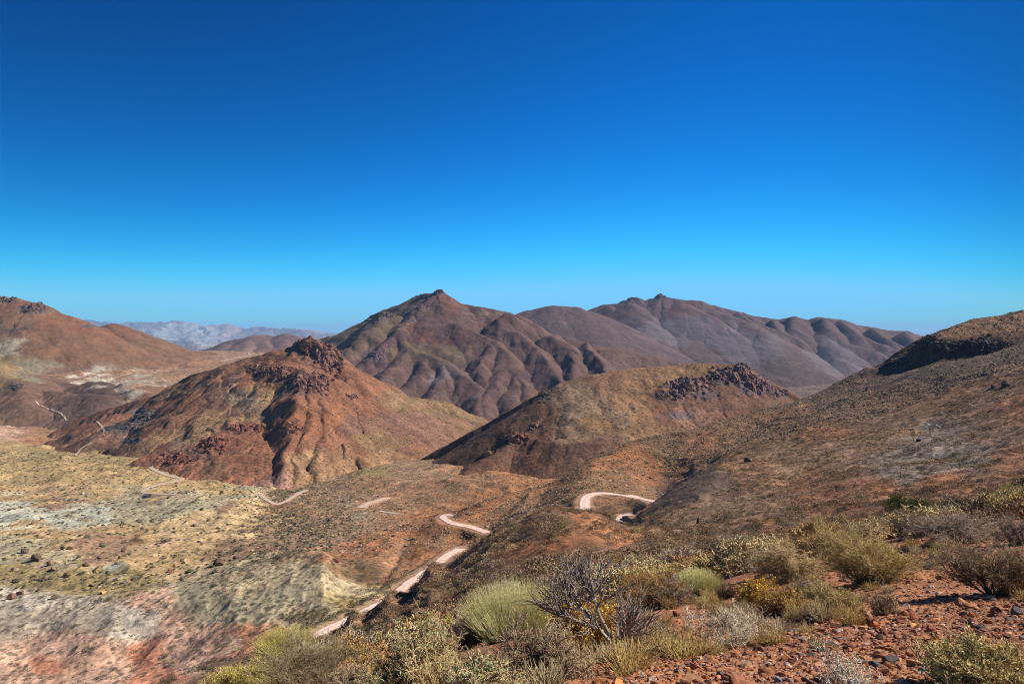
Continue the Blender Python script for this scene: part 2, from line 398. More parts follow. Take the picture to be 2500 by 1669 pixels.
for pts, w, ymin in ROADS + TRACKS:
    P = [hit_near(a, b, ymin) for a, b in pts]
    if pts[0] == (720, 1585):      # the long stretch by the near bank: distances follow the bank, not the first thing hit
        P = [np.array(to3(a, np.interp(a, [720, 740, 850, 943, 1025, 1068, 1123], [107, 110, 124, 136, 151, 165, 182]), b)) for a, b in pts]
    Q = smooth_poly(P, max(0.8, 0.004 * P[0][1]))
    # keep the roadbed even
    k = np.ones(9) / 9
    zz = np.convolve(np.pad(Q[:, 2], 4, mode='edge'), k, 'valid'); Q[:, 2] = zz
    road_paths.append((Q, w))
def dist_to_path(X, Y, Q):
    best = np.full(X.shape, 1e9); zb = np.zeros(X.shape)
    for a, b in zip(Q[:-1], Q[1:]):
        d = b - a; L2 = d[0] ** 2 + d[1] ** 2 + 1e-9
        t = np.clip(((X - a[0]) * d[0] + (Y - a[1]) * d[1]) / L2, 0, 1)
        dd = np.hypot(X - a[0] - t * d[0], Y - a[1] - t * d[1])
        m = dd < best
        best[m] = dd[m]; zb[m] = (a[2] + t * d[2])[m]
    return best, zb
ROADD = np.full(Zg.shape, 1e6)
for Q, w in road_paths:
    lo, hi = Q.min(0) - 14, Q.max(0) + 14
    r0, r1 = np.searchsorted(np.exp(LY), [lo[1], hi[1]])
    sl = slice(max(r0 - 1, 0), r1 + 1)
    m = (Xg[sl] > lo[0]) & (Xg[sl] < hi[0])
    d, z = dist_to_path(Xg[sl][m], Yg[sl][m], Q)
    fade = 9.0 if Q[0, 1] < 135 else 4.0
    wgt = 1 - sstep(w * 0.62, w * 0.62 + fade, d)
    zz = Zg[sl][m]
    tmp = Zg[sl]; tmp[m] = zz * (1 - wgt) + z * wgt; Zg[sl] = tmp
    tmp = ROADD[sl]; tmp[m] = np.minimum(tmp[m], d - w / 2); ROADD[sl] = tmp
print("near terrain", Zg.shape, round(time.time() - T0, 1))
# ------------------------------------------------------------------ soil colours: control points in the scene's own pixel/ground coordinates
PAL = dict(
 org=(.38,.165,.09), rust=(.33,.135,.068), red=(.48,.215,.155), pink=(.56,.37,.32), tan=(.43,.305,.18), ytan=(.395,.288,.16),
 ggrey=(.35,.325,.255), cyan=(.43,.46,.44), beige=(.40,.34,.255), brown=(.265,.142,.092), gbrown=(.265,.168,.125), dbrown=(.16,.10,.065),
 purp=(.13,.085,.09), dpurp=(.085,.06,.068), grey=(.37,.33,.305), sand=(.47,.35,.22), dark=(.07,.055,.05), mauve=(.24,.145,.125),
 olive=(.27,.215,.11), white=(.58,.56,.54), redbr=(.30,.135,.085), lgrey=(.50,.465,.44), slate=(.225,.19,.19), cap=(.19,.10,.07), hrust=(.37,.16,.08))
for _k in PAL: PAL[_k] = (PAL[_k][0] * 1.03, PAL[_k][1] * .97, PAL[_k][2] * .80)
def soil(PX, PY, X, Y, pts, sx=60., sy=32., p=4.0, warp=0.5, wscale=40., seed=0):
    w1 = fbm(X / wscale, Y / wscale, 6, 101 + seed, .6); w2 = fbm(X / wscale, Y / wscale, 6, 131 + seed, .6)
    U = (PX / sx + warp * w1 * 1.5).astype(np.float32); V = (PY / sy + warp * w2 * 1.5).astype(np.float32)
    num = np.zeros(PX.shape + (3,), np.float32); den = np.zeros(PX.shape, np.float32)
    for q in pts:
        c = np.array(PAL[q[2]], np.float32); k = q[3] if len(q) > 3 else 1.0
        d = ((U - q[0] / sx) ** 2 + (V - q[1] / sy) ** 2) / (k * k) + 0.05
        w = d ** (-p)
        den += w; num += w[..., None] * c
    return num / den[..., None]

NEAR_PTS = [
 # the pale and pink slopes bottom left
 (60,1500,'grey'),(150,1560,'pink'),(40,1640,'pink'),(250,1640,'pink'),(350,1600,'red',.8),(380,1650,'red',.8),(120,1620,'red',.6),(460,1600,'pink'),(560,1570,'pink',.7),(630,1555,'red',.8),(620,1580,'red'),
 (300,1510,'lgrey'),(300,1510,'white',.35),(200,1500,'grey'),(420,1520,'pink',.8),(330,1470,'pink',.7),(420,1430,'ggrey'),(500,1480,'ggrey'),(560,1420,'beige'),(640,1400,'beige'),(700,1450,'ggrey'),(760,1400,'beige'),(850,1450,'beige'),(760,1500,'ggrey'),(620,1500,'ggrey'),(50,1480,'lgrey'),(410,1450,'pink',.5),
 # boulder shelf
 (60,1400,'olive'),(200,1420,'olive'),(330,1420,'olive'),(120,1360,'beige'),(40,1345,'ggrey',.8),(280,1385,'cyan',.5),(240,1340,'gbrown'),(400,1370,'tan'),(500,1340,'tan'),(420,1300,'sand'),(560,1300,'sand'),(600,1260,'sand'),(400,1320,'pink',.5),(650,1280,'tan'),
 (120,1310,'tan'),(60,1285,'sand'),(300,1290,'tan'),(180,1330,'gbrown',.7),(480,1270,'sand'),(300,1310,'brown',.4),
 # green-grey knoll
 (40,1262,'cyan'),(150,1258,'cyan'),(60,1235,'cyan',.7),(260,1248,'cyan',.8),(330,1235,'ggrey'),(430,1225,'ggrey'),(520,1230,'ggrey'),(600,1215,'ggrey'),(290,1215,'ggrey'),(120,1225,'gbrown'),(560,1250,'gbrown',.6),(640,1225,'pink',.5),(640,1240,'sand',.7),(200,1265,'ggrey',.6),
 # yellow plain
 (60,1150,'ytan'),(200,1140,'ytan'),(330,1150,'ytan'),(450,1160,'ytan'),(560,1175,'ytan'),(100,1200,'tan'),(250,1205,'tan'),(380,1205,'tan'),(120,1170,'olive',.7),(40,1180,'ytan'),(100,1110,'olive'),(250,1110,'olive'),(40,1100,'ytan'),(620,1185,'sand'),(520,1190,'ytan'),
 # grey scrubby slope
 (700,1240,'brown',.6),(680,1215,'dbrown',.6),(720,1280,'gbrown'),(800,1250,'gbrown'),(840,1280,'gbrown'),(780,1290,'gbrown'),(640,1310,'gbrown'),(580,1330,'gbrown'),(700,1320,'gbrown'),(670,1290,'gbrown',.6),(850,1220,'gbrown'),(900,1240,'brown'),(900,1180,'brown'),(800,1180,'gbrown'),(1000,1160,'gbrown'),(1000,1220,'brown'),(950,1270,'brown'),(1050,1190,'brown'),(1120,1200,'brown'),(900,1145,'olive'),(870,1245,'grey',.5),
 # rusty knolls and slope by the road
 (860,1340,'redbr'),(900,1320,'hrust',.8),(980,1310,'rust'),(1050,1280,'hrust'),(1000,1350,'brown'),(920,1400,'dbrown'),(880,1390,'dbrown'),(960,1390,'brown'),(1050,1340,'rust',.8),(1080,1320,'brown'),(840,1480,'olive'),(800,1510,'olive'),(930,1430,'olive',.6),(740,1510,'olive',.6),
 (1120,1270,'rust'),(1200,1230,'rust'),(1300,1190,'hrust'),(1360,1180,'hrust'),(1250,1260,'brown'),(1350,1230,'brown'),(1400,1140,'rust'),(1500,1100,'rust'),(1550,1150,'redbr'),(1480,1180,'brown'),(1600,1130,'rust'),(1700,1090,'redbr'),(1560,1220,'brown'),(1480,1240,'brown'),(1430,1150,'hrust',.8),(1650,1100,'dbrown'),
 # the orange hummock and slope under it
 (1450,1280,'org'),(1520,1310,'org'),(1560,1310,'org'),(1380,1260,'brown'),(1300,1290,'brown'),(1200,1340,'rust'),(1150,1400,'brown'),(1350,1330,'rust'),(1050,1450,'brown'),(1000,1500,'rust'),(900,1540,'brown'),(820,1570,'brown'),(700,1600,'dbrown'),(560,1620,'dbrown'),(1250,1420,'brown'),(1450,1360,'brown'),(1600,1330,'gbrown'),
 # dark purple spur
 (1640,1220,'dpurp'),(1700,1190,'dpurp'),(1600,1250,'dbrown'),(1560,1275,'dbrown'),(1740,1180,'dpurp'),(1560,1260,'dark',.5),(1680,1260,'gbrown'),(1760,1230,'gbrown'),(1740,1290,'gbrown'),(1820,1150,'brown'),
 # right slope
 (1900,1100,'gbrown'),(1850,1060,'brown'),(1800,1040,'brown'),(1950,1010,'brown'),(2000,1050,'redbr'),(1900,1020,'redbr',.8),(2100,1080,'gbrown'),(2200,1040,'gbrown'),(2250,1120,'slate'),(2350,1100,'slate'),(2300,1050,'slate'),(2420,1060,'mauve'),(2480,1000,'redbr'),(2400,980,'mauve'),(2480,1120,'redbr'),(2200,1150,'slate'),(2050,1130,'gbrown'),
 (1980,1180,'redbr',.8),(2080,1200,'redbr'),(1920,1260,'dbrown'),(1880,1280,'redbr'),(2000,1230,'redbr'),(2150,1190,'hrust',.7),(2300,1180,'hrust',.7),(1850,1230,'gbrown'),(1950,1160,'gbrown'),(2330,1070,'grey',.4),(2310,1120,'grey',.3),
 (2300,960,'brown'),(2200,970,'brown'),(2400,920,'brown'),(2480,900,'mauve'),(2100,980,'brown'),(2050,970,'purp',1.5),(2100,930,'purp',1.5),(2200,910,'purp',1.5),(2300,880,'dark'),(2300,850,'dark'),(2400,850,'dark'),(2480,840,'dark'),(2000,960,'purp',1.5),(2250,870,'dark'),(2400,890,'purp',1.5),  # purp and dark points: dark talus, with the shade under the crest painted in
 (2350,800,'cap'),(2450,780,'cap'),(2480,815,'cap'),(2350,815,'redbr',.5),(2150,925,'dark',1.2),(2250,900,'dark',1.2),(2060,952,'dark'),(2350,882,'dark',1.2),(2450,862,'dark',1.2),(1930,975,'purp',.6),  # further dark points spread the talus tone to stand for the broad shadow
 # left fan
 (60,1070,'redbr',.8),(30,1055,'pink',.7),(120,1050,'brown'),(200,1065,'redbr',.8),(240,1075,'redbr',.8),(150,1085,'tan',.6),(60,1030,'mauve'),(40,1000,'ggrey'),(100,970,'ggrey'),(180,1010,'olive'),(200,1040,'ytan',.6),(60,1015,'ytan',.6),(240,960,'mauve'),(180,970,'purp',.8),(300,950,'grey'),(230,930,'white',.5),(200,948,'white',.4),(250,923,'white',.4),(350,940,'grey'),(130,930,'mauve'),(120,960,'white',.35),(400,930,'gbrown'),(330,960,'pink',.5),
 (30,910,'ytan'),(30,930,'beige'),(30,850,'lgrey',.7),(40,890,'olive'),(200,890,'brown'),(300,880,'brown'),(400,890,'brown'),(100,870,'brown'),(480,870,'brown'),(300,900,'brown'),(500,860,'gbrown'),(400,860,'brown'),(200,860,'brown'),
]
PXg = NPX; PYg = HOR - Zg / Yg * FPX
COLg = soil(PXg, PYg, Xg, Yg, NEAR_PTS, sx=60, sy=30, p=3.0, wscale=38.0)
_mn = np.array((.27, .185, .115), np.float32); COLg = COLg * 0.85 + _mn * 0.15
# the stony shoulder the camera stands on is orange gravel whatever row it falls on
fgw = (1 - sstep(13, 34, Yg))[..., None]
fgc = np.array((.40, .175, .085), np.float32) * (1 + 0.25 * fbm(Xg / 1.3, Yg / 1.3, 3, 77))[..., None]
COLg = COLg * (1 - fgw) + fgc * fgw
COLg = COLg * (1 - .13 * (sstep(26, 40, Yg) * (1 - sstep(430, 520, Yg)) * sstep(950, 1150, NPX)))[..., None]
# fresh cut along the road edges
rc = (1 - sstep(0.3, 2.2, ROADD))[..., None] * 0.55
COLg = COLg * (1 - rc) + np.array((.40, .24, .17), np.float32) * rc
# patchiness
COLg = COLg * (1 + 0.22 * fbm(Xg / 9, Yg / 9, 4, 201))[..., None]
COLg = np.clip(COLg, 0.02, 0.8)

M_GROUND = soil_material("ground_soil", 14.0, 1.2, 6.0, 0.05, contrast=0.3)
M_SLOPE = soil_material("slope_soil", 1.7, 0.16, 1.4, 0.45, dots=[(1.1, .34, .35), (2.6, .36, .35)], dot_col=(.075, .05, .035), contrast=0.45)
M_VALLEY = soil_material("valley_soil", 0.8, 0.07, 0.7, 0.30, dots=[(0.42, 0.36, 0.55), (0.22, 0.30, 0.5), (1.0, .33, .3)], contrast=0.42)
M_HILL = soil_material("hill_soil", 0.5, 0.05, 0.3, 0.9, dots=[(0.30, 0.38, 0.6), (0.14, 0.30, 0.45), (.6, .38, .4)], dot_col=(.06, .045, .035), contrast=0.45)
M_MTN = soil_material("mountain_soil", 0.12, 0.02, 0.08, 1.6, dots=[(0.11, 0.30, 0.3), (.25, .36, .4)], dot_col=(.075, .06, .06), contrast=0.22)
M_FAR = soil_material("far_rock", 0.02, 0.004, 0.008, 40.0, contrast=0.3)

COLg = np.clip(COLg * np.where(NPX < 900, 1.05, .92)[..., None] if False else COLg, .02, .85)
# split the loft into the shoulder/near slope, the right hill and the valley
fY = np.exp(0.5 * (LY[:-1] + LY[1:]))[:, None]; fPX = 0.5 * (PXC[:-1] + PXC[1:])[None, :]
lineF = np.interp(fPX, PXC, KY[5] * 1.04); lineL = np.interp(fPX, PXC, KY[list(LINES).index('L')] * 1.06)
lineR = np.interp(fPX, PXC, KY[list(LINES).index('H')])
m_ground = fY < lineF
m_hill = (~m_ground) & (fY < lineL) & (fPX > 1000 + 0 * fY)
m_val = ~(m_ground | m_hill)
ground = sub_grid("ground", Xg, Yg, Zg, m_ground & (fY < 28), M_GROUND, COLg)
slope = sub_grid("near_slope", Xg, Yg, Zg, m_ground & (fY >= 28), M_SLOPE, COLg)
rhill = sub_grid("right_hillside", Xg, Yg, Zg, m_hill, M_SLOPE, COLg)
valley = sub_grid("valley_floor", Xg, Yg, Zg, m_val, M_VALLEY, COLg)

# the shoulder goes on beside and behind the camera
_rr = np.concatenate([[0.0], np.exp(np.linspace(math.log(.6), math.log(60), 90))]); _zb = math.atan((3700 - CX) / FPX); _za = math.atan((CX + 1200) / FPX)
_t0, _t1 = _zb - .07, 2 * math.pi - _za + .07
_th = np.linspace(_t0, _t1, 64); _tt = ((_th - _t0) / (_t1 - _t0))[None, :]
_zr = near_h(np.full(91, CX + FPX * math.tan(_t0)), np.maximum(_rr * math.cos(_t0), .61))[:, None] - .03
_zl = near_h(np.full(91, CX + FPX * math.tan(_t1)), np.maximum(_rr * math.cos(_t1), .61))[:, None] - .03
_w = _tt * _tt * (3 - 2 * _tt); _Xa = _rr[:, None] * np.sin(_th)[None]; _Ya = _rr[:, None] * np.cos(_th)[None]
_Za = _zr * (1 - _w) + _zl * _w + .05 * fbm(_Xa / 2, _Ya / 2, 3, 15) * sstep(.5, 3, _rr)[:, None] * np.minimum(1, 12 * _tt * (1 - _tt))
_Ca = np.array((.40, .175, .085), np.float32)[None, None] * (1 + 0.25 * fbm(_Xa / 1.3, _Ya / 1.3, 3, 77))[..., None]
_nr, _nc = _Za.shape
shoulder = build_mesh("ground_behind", np.stack([_Xa, _Ya, _Za], -1).reshape(-1, 3), grid_faces(_nr, _nc).reshape(-1, 4)[:, ::-1], M_GROUND, True, np.clip(_Ca, .02, .8).reshape(-1, 3))
_da = np.linspace(0, 2 * math.pi, 24, endpoint=False); _dx, _dy = np.r_[0, 1.3 * np.cos(_da)], np.r_[0, 1.3 * np.sin(_da)]
_dz = np.array([float(near_h(np.clip(CX + FPX * a_ / .75, -1150, 3650), .75)[0]) for a_ in _dx]) - .10 - .12 * np.maximum(_dy, 0)
underfoot = build_mesh("ground_underfoot", np.stack([_dx, _dy, _dz], -1), np.array([(0, 1 + i_, 1 + (i_ + 1) % 24) for i_ in range(24)]), M_GROUND, True, np.tile(np.array((.40, .175, .085)), (25, 1)))
underfoot["kind"] = 'structure'
shoulder["kind"] = 'structure'

# ------------------------------------------------------------------ ridge-built hills
def ridge_field(X, Y, ridges, warp=(0, 100), seed=0):
    """ridges: list of (points [(px,py,dist)...], k, r). Returns height, lateral distance, arc."""
    wa, ws = warp
    Xw = X + wa * fbm(X / ws, Y / ws, 3, 300 + seed); Yw = Y + wa * fbm(X / ws, Y / ws, 3, 340 + seed)
    H = np.full(X.shape, -1e4); D = np.zeros(X.shape); S = np.zeros(X.shape)
    off = 0.0
    for pts, k, r in ridges:
        P = np.array([to3(a, c, b) for a, b, c in pts]) if len(pts[0]) == 3 and not isinstance(pts, np.ndarray) else np.array(pts)
        for a, b in zip(P[:-1], P[1:]):
            d = b - a; L2 = d[0] ** 2 + d[1] ** 2 + 1e-9
            t = np.clip(((Xw - a[0]) * d[0] + (Yw - a[1]) * d[1]) / L2, 0, 1)
            dd = np.hypot(Xw - a[0] - t * d[0], Yw - a[1] - t * d[1])
            h = a[2] + t * d[2] - k * (np.sqrt(dd * dd + r * r) - r)
            m = h > H
            H[m] = h[m]; D[m] = dd[m]; S[m] = (off + t * math.sqrt(L2))[m]
            off += math.sqrt(L2)
        off += 500
    return H, D, S
def auto_spurs(crest, rng, every, length, grade, k, r, lean=0.0, spread=0.5, wob=0.25, y_sign=-1):
    out = []
    P = np.array([to3(a, c, b) for a, b, c in crest])
    d = np.r_[0, np.cumsum(np.linalg.norm(np.diff(P[:, :2], axis=0), axis=1))]
    s = every * 0.5
    while s < d[-1]:
        p = np.array([np.interp(s, d, P[:, i]) for i in range(3)])
        a = lean + rng.uniform(-spread, spread)
        L = length * rng.uniform(0.6, 1.2); n = 7
        pts = [p + np.array([0, 0, -0.004 * L])]
        for i in range(n):
            a += rng.uniform(-wob, wob)
            st = L / n
            g = grade * rng.uniform(0.6, 1.4)
            pts.append(pts[-1] + np.array([math.sin(a) * st, y_sign * math.cos(a) * st, -g * st]))
        out.append((np.array(pts), k * rng.uniform(0.9, 1.15), r))
        s += every * rng.uniform(0.6, 1.4)
    return out
def hill_object(name, px_lo, px_hi, step, Y_lo, Y_hi, nrow, ridges, colpts, mat, warp, rills, rocky=(), seed=0, csx=50., csy=28., cw=60., trim=14., base=None, m_lo=None, m_hi=None, bigamp=0.0, kind='structure', fine=(0.0, 1.0), mute=0.45, mul=(1, 1, 1)):
    pc = np.arange(px_lo, px_hi, step)
    yr = np.exp(np.linspace(math.log(Y_lo), math.log(Y_hi), nrow))
    PX, Y = np.meshgrid(pc, yr); X = (PX - CX) / FPX * Y
    H, D, S = ridge_field(X, Y, ridges, warp, seed)
    if base is not None:
        H = np.maximum(H, base(X, Y))
    for wl_, amp, dl in rills:
        rr = 1 - np.minimum(1, np.abs(perlin(S / wl_ + 0.3 * fbm(X / (wl_ * 2), Y / (wl_ * 2), 2, seed + 3), D / (wl_ * dl), seed + 50)))
        H = H - amp * sstep(0, wl_ * 2.0, D) * (rr ** 2.5 - 0.25)
    if bigamp:
        H = H + bigamp * fbm(X / (ws_ := warp[1] * 0.5), Y / ws_, 4, seed + 400)
    if fine[0]:
        H = H + fine[0] * fbm(X / fine[1], Y / fine[1], 5, seed + 420, gain=0.6)
    PY = HOR - H / Y * FPX
    col = soil(PX, PY, X, Y, colpts, csx, csy, wscale=cw, seed=seed)
    mean_ = col.reshape(-1, 3).mean(0)
    col = col * (1 - mute) + mean_ * mute
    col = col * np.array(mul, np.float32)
    # craggy bands: blocky ledges with near-vertical faces, darker stone
    for (cx_, cy_, rx, ry, amp, sc_, ccol) in rocky:
        w = np.exp(-(((PX - cx_) / rx) ** 2 + ((PY - cy_) / ry) ** 2) ** 2)
        n = ridged(X / sc_, Y / sc_ + H / sc_, 3, seed + 500, gain=0.5)
        n2 = fbm(X / (sc_ * 0.45), (Y + 1.5 * H) / (sc_ * 0.45), 3, seed + 520)
        H = H + 0.45 * amp * w * (n - 0.1)
        cm = sstep(0.25, 0.6, w * (0.75 + 0.5 * n2))[..., None]
        col = col * (1 - cm) + np.array(ccol, np.float32) * (1 + 0.35 * n2)[..., None] * cm
    col = np.clip(col * (1 + 0.16 * fbm(X / (cw * 0.4), Y / (cw * 0.4), 4, seed + 600))[..., None], 0.02, 0.8)
    if Y_lo < 3500:
        under = np.where(Y < 3500, near_h(PX.ravel(), np.minimum(Y, 3500).ravel()).reshape(Y.shape), -1e5)
        keep = H > under - trim
    else:
        keep = np.ones(H.shape, bool)
    km = keep[:-1, :-1] | keep[1:, :-1] | keep[:-1, 1:] | keep[1:, 1:]
    o = sub_grid(name, X, Y, H, km, mat, col, kind)
    HILLS[name] = (pc, yr, H)
    return o
HILLS = {}
def hit_hill(name, px, py):
    pc, yr, H = HILLS[name]
    i = int(np.clip(np.searchsorted(pc, px), 0, len(pc) - 1))
    row = HOR - H[:, i] / yr * FPX
    ok = np.where(row <= py)[0]
    if not len(ok): return None
    j = ok[0]
    return np.array([(px - CX) / FPX * yr[j], yr[j], H[j, i]])

rs = np.random.default_rng(11)
# --- the red hill with the rocky top, left of the middle
H1 = [
 ([(225,1015,930),(262,1000,920),(364,968,905),(436,934,898),(509,905,890),(611,872,885),(691,850,880)], .62, 6),
 ([(691,850,880),(749,824,870),(782,838,870),(822,842,880),(843,866,880),(875,917,885)], 1.25, 2), ([(875,919,885),(927,952,890),(1000,985,900)], .7, 4),
 ([(880,922,890),(930,950,930),(956,960,950),(1069,980,980),(1145,1009,1000),(1233,1035,1020),(1300,1060,1030)], .5, 14),
 ([(730,870,845),(722,890,832),(712,960,800),(709,1035,715),(640,1032,700),(596,1036,695),(527,1058,675),(436,1108,640),(364,1145,612),(320,1170,600)], .46, 14),
 ([(838,885,862),(845,900,850),(880,960,820),(960,1030,785),(1060,1098,755)], .55, 8),
 ([(872,922,872),(900,948,860),(980,1000,840),(1090,1070,830)], .55, 8),
 ([(930,955,890),(1010,1010,880),(1110,1060,870),(1180,1090,860)], .5, 10),
 ([(715,980,780),(770,1070,700),(810,1170,600)], .58, 6),
 ([(712,960,800),(800,1020,750),(870,1100,680),(910,1150,640)], .58, 6),
 ([(611,872,885),(590,950,835),(520,1005,790),(450,1060,745),(400,1090,720)], .55, 12),
 ([(509,905,890),(470,960,850),(380,1000,810),(300,1040,770)], .5, 14),
 ([(436,934,898),(380,980,870),(290,1010,840)], .5, 12),
 ([(709,1040,713),(700,1115,640),(680,1195,558)], .5, 16),
 ([(596,1036,693),(590,1110,630),(560,1190,556)], .6, 6),
]
def ribs(crest, base, n, k, r, rng, bulge=0.0, jit=8.0, s0=0.03):
    c = np.array([to3(a, d, b) for a, b, d in crest]); g = np.array([to3(a, d, b) for a, b, d in base]); out = []
    for i in range(n):
        t = (i + .5 + rng.uniform(-.25, .25)) / n
        p = np.array([np.interp(t, np.linspace(0, 1, len(c)), c[:, j]) for j in range(3)]); q = np.array([np.interp(t, np.linspace(0, 1, len(g)), g[:, j]) for j in range(3)])
        pts = []
        for s_ in np.linspace(s0 * rng.uniform(.6, 1.5), rng.uniform(1.08, 1.2), 8):
            v = p * (1 - s_) + q * s_; v[2] += bulge * math.sin(math.pi * s_) + rng.uniform(-.02, .02) * abs(p[2] - q[2])
            v[0] += rng.normal(0, jit) * s_ * (1 - .3 * s_); pts.append(v)
        out.append((np.array(pts), k * rng.uniform(.9, 1.2), r))
    return out
H1 += ribs([(560,892,888),(620,872,884),(680,855,880),(725,850,866),(742,870,850)], [(500,1062,685),(560,1052,692),(620,1040,702),(680,1038,712),(720,1030,722)], 26, .6, 22, rs, 0.0, 1.5, .06)
H1 += ribs([(364,1120,640),(450,1085,655),(540,1050,680),(640,1035,700),(712,1035,716),(735,1000,740)], [(380,1165,600),(450,1180,575),(540,1195,562),(630,1205,550),(710,1205,556),(790,1190,580)], 30, .55, 18, rs, 1.5, 1.5)
H1 += ribs([(749,826,868),(800,842,874),(843,868,878),(875,918,882),(927,954,886),(1000,985,898)], [(660,1200,552),(760,1190,575),(870,1155,640),(950,1132,690),(1030,1112,740),(1100,1088,800)], 17, .7, 3, rs, -3.0, 5, .22)
H1 += ribs([(364,970,903),(436,936,896),(509,907,888),(611,874,883),(691,850,878)], [(270,1060,780),(330,1090,720),(400,1110,690),(500,1065,700),(610,1040,705)], 10, .55, 8, rs, 0, 5)
H1C = [(300,1000,'redbr'),(262,1010,'redbr'),(330,990,'brown'),(420,950,'olive'),(480,930,'brown'),(560,900,'brown'),(430,970,'rust'),(520,970,'mauve'),(560,1000,'mauve',.8),(470,1000,'brown'),(600,970,'ggrey',.8),(640,960,'ytan',.8),(520,1035,'ytan',.8),(560,1020,'ytan',.8),(480,1070,'ytan',.8),(420,1090,'beige',.7),(380,1080,'ytan'),(580,940,'mauve'),(620,920,'rust'),(640,890,'brown'),(350,1040,'brown'),(300,1060,'gbrown'),
 (700,860,'redbr'),(750,860,'redbr'),(790,870,'mauve'),(700,910,'hrust',.8),(720,930,'ytan',.5),(680,900,'rust'),(820,900,'redbr'),(740,980,'redbr'),(800,950,'redbr'),(850,970,'redbr'),(900,1000,'redbr'),(960,1040,'mauve'),(800,1020,'hrust'),(780,1060,'redbr'),(700,1080,'redbr'),(640,1080,'redbr'),(560,1090,'redbr'),(600,1130,'redbr'),(520,1130,'dbrown',.8),(480,1120,'redbr'),(660,1140,'redbr'),(740,1130,'tan'),(760,1155,'ytan'),(700,1165,'pink'),(820,1140,'tan'),(860,1110,'brown'),(900,1100,'olive'),(940,1080,'olive'),(860,1040,'mauve'),(960,1110,'tan'),(1000,1090,'brown'),(1060,1060,'mauve'),(1040,1020,'mauve'),(1100,1050,'gbrown'),(1150,1060,'gbrown'),(1000,985,'olive'),(1080,1000,'olive'),(960,970,'ytan',.8),(1150,1020,'olive'),(1200,1035,'gbrown'),(880,940,'redbr'),(400,1110,'redbr'),(720,1030,'rust')]
hill_object("red_hill", 40, 1400, 2.3, 480, 1150, 640, H1, H1C, M_HILL, (9, 70), [(22, 3.5, 5), (9, 1.6, 6)],
  rocky=[(770,860,60,32,9,16,(.14,.075,.06)), (700,920,70,26,6,14,(.15,.085,.06)), (640,905,36,16,4,12,(.13,.075,.055)), (740,945,40,25,5,12,(.13,.07,.06)), (600,1045,80,16,4,12,(.17,.075,.05)), (470,1105,60,24,5,12,(.14,.07,.05)), (550,1090,60,16,3.5,12,(.18,.075,.05)), (700,1045,40,18,4,11,(.16,.08,.05)),
         (345,1015,32,22,5,12,(.085,.075,.07)), (300,1045,50,18,4,12,(.07,.062,.06)), (320,1075,30,10,4,10,(.06,.055,.055))],
  seed=1, bigamp=1.2, fine=(0.7, 12), mute=.4, mul=(.68, .625, .68))
# --- the flat-topped ridge in the middle
H2 = [
 ([(960,1230,640),(1040,1175,640),(1080,1150,640),(1109,1124,645),(1200,1064,650),(1273,1020,655),(1309,991,660),(1338,958,662),(1367,938,668),(1418,918,680),(1527,900,700),(1650,893,712),(1715,886,712),(1759,889,712),(1806,889,706),(1825,900,700),(1843,916,695),(1875,950,690),(1901,956,688),(1930,976,685),(2050,1060,680)], .75, 3),
 ([(1338,960,662),(1400,985,640),(1440,1030,600),(1470,1090,560)], .66, 18),
 ([(1418,920,680),(1500,960,650),(1540,1020,610),(1560,1080,570)], .66, 18),
 ([(1650,895,712),(1670,925,690),(1660,990,650),(1680,1040,620)], .6, 14),
 ([(1759,891,712),(1750,925,695),(1770,985,660),(1800,1040,640)], .55, 10),
 ([(1840,915,695),(1830,960,675),(1840,1010,650)], .6, 8),
 ([(1325,965,660),(1315,1010,640),(1275,1050,608),(1245,1078,590),(1190,1120,562),(1150,1150,545)], .55, 5),
 ([(1300,1010,640),(1360,1060,600),(1380,1110,570)], .66, 12),
]
H2 = [h_ for i_, h_ in enumerate(H2) if i_ not in (1, 2, 7)]
H2 += ribs([(1345,962,660),(1418,921,679),(1527,903,699),(1650,896,710),(1759,892,710),(1838,915,694)], [(1270,1100,585),(1380,1130,540),(1520,1100,560),(1650,1065,595),(1770,1040,625),(1870,1015,655)], 46, .66, 12, rs, 3.0, 1.2)
H2C = [(1350,970,'ggrey'),(1420,960,'ggrey'),(1400,1000,'ggrey'),(1450,1040,'ytan',.8),(1400,1050,'beige'),(1500,1030,'ggrey',.8),(1520,930,'tan'),(1560,960,'tan'),(1480,930,'gbrown'),(1600,910,'tan'),(1650,910,'tan'),(1700,895,'tan'),(1750,892,'tan'),(1600,980,'brown'),(1560,1000,'tan'),(1640,960,'mauve'),(1700,960,'mauve'),(1750,980,'mauve'),(1800,960,'mauve'),(1850,960,'mauve'),(1800,1010,'mauve'),(1880,985,'purp',.8),(1700,1010,'pink',.7),(1640,1010,'mauve'),(1600,1040,'tan'),(1300,1010,'dbrown'),(1250,1050,'dbrown'),(1200,1090,'dbrown'),(1290,1030,'gbrown'),(1300,1080,'redbr',.8),(1250,1110,'gbrown'),(1350,1090,'gbrown'),(1300,1110,'redbr',.7),(1150,1130,'dbrown'),(1180,1150,'brown'),(1330,1050,'brown'),(1400,1100,'purp',.8),(1150,1100,'dbrown')]
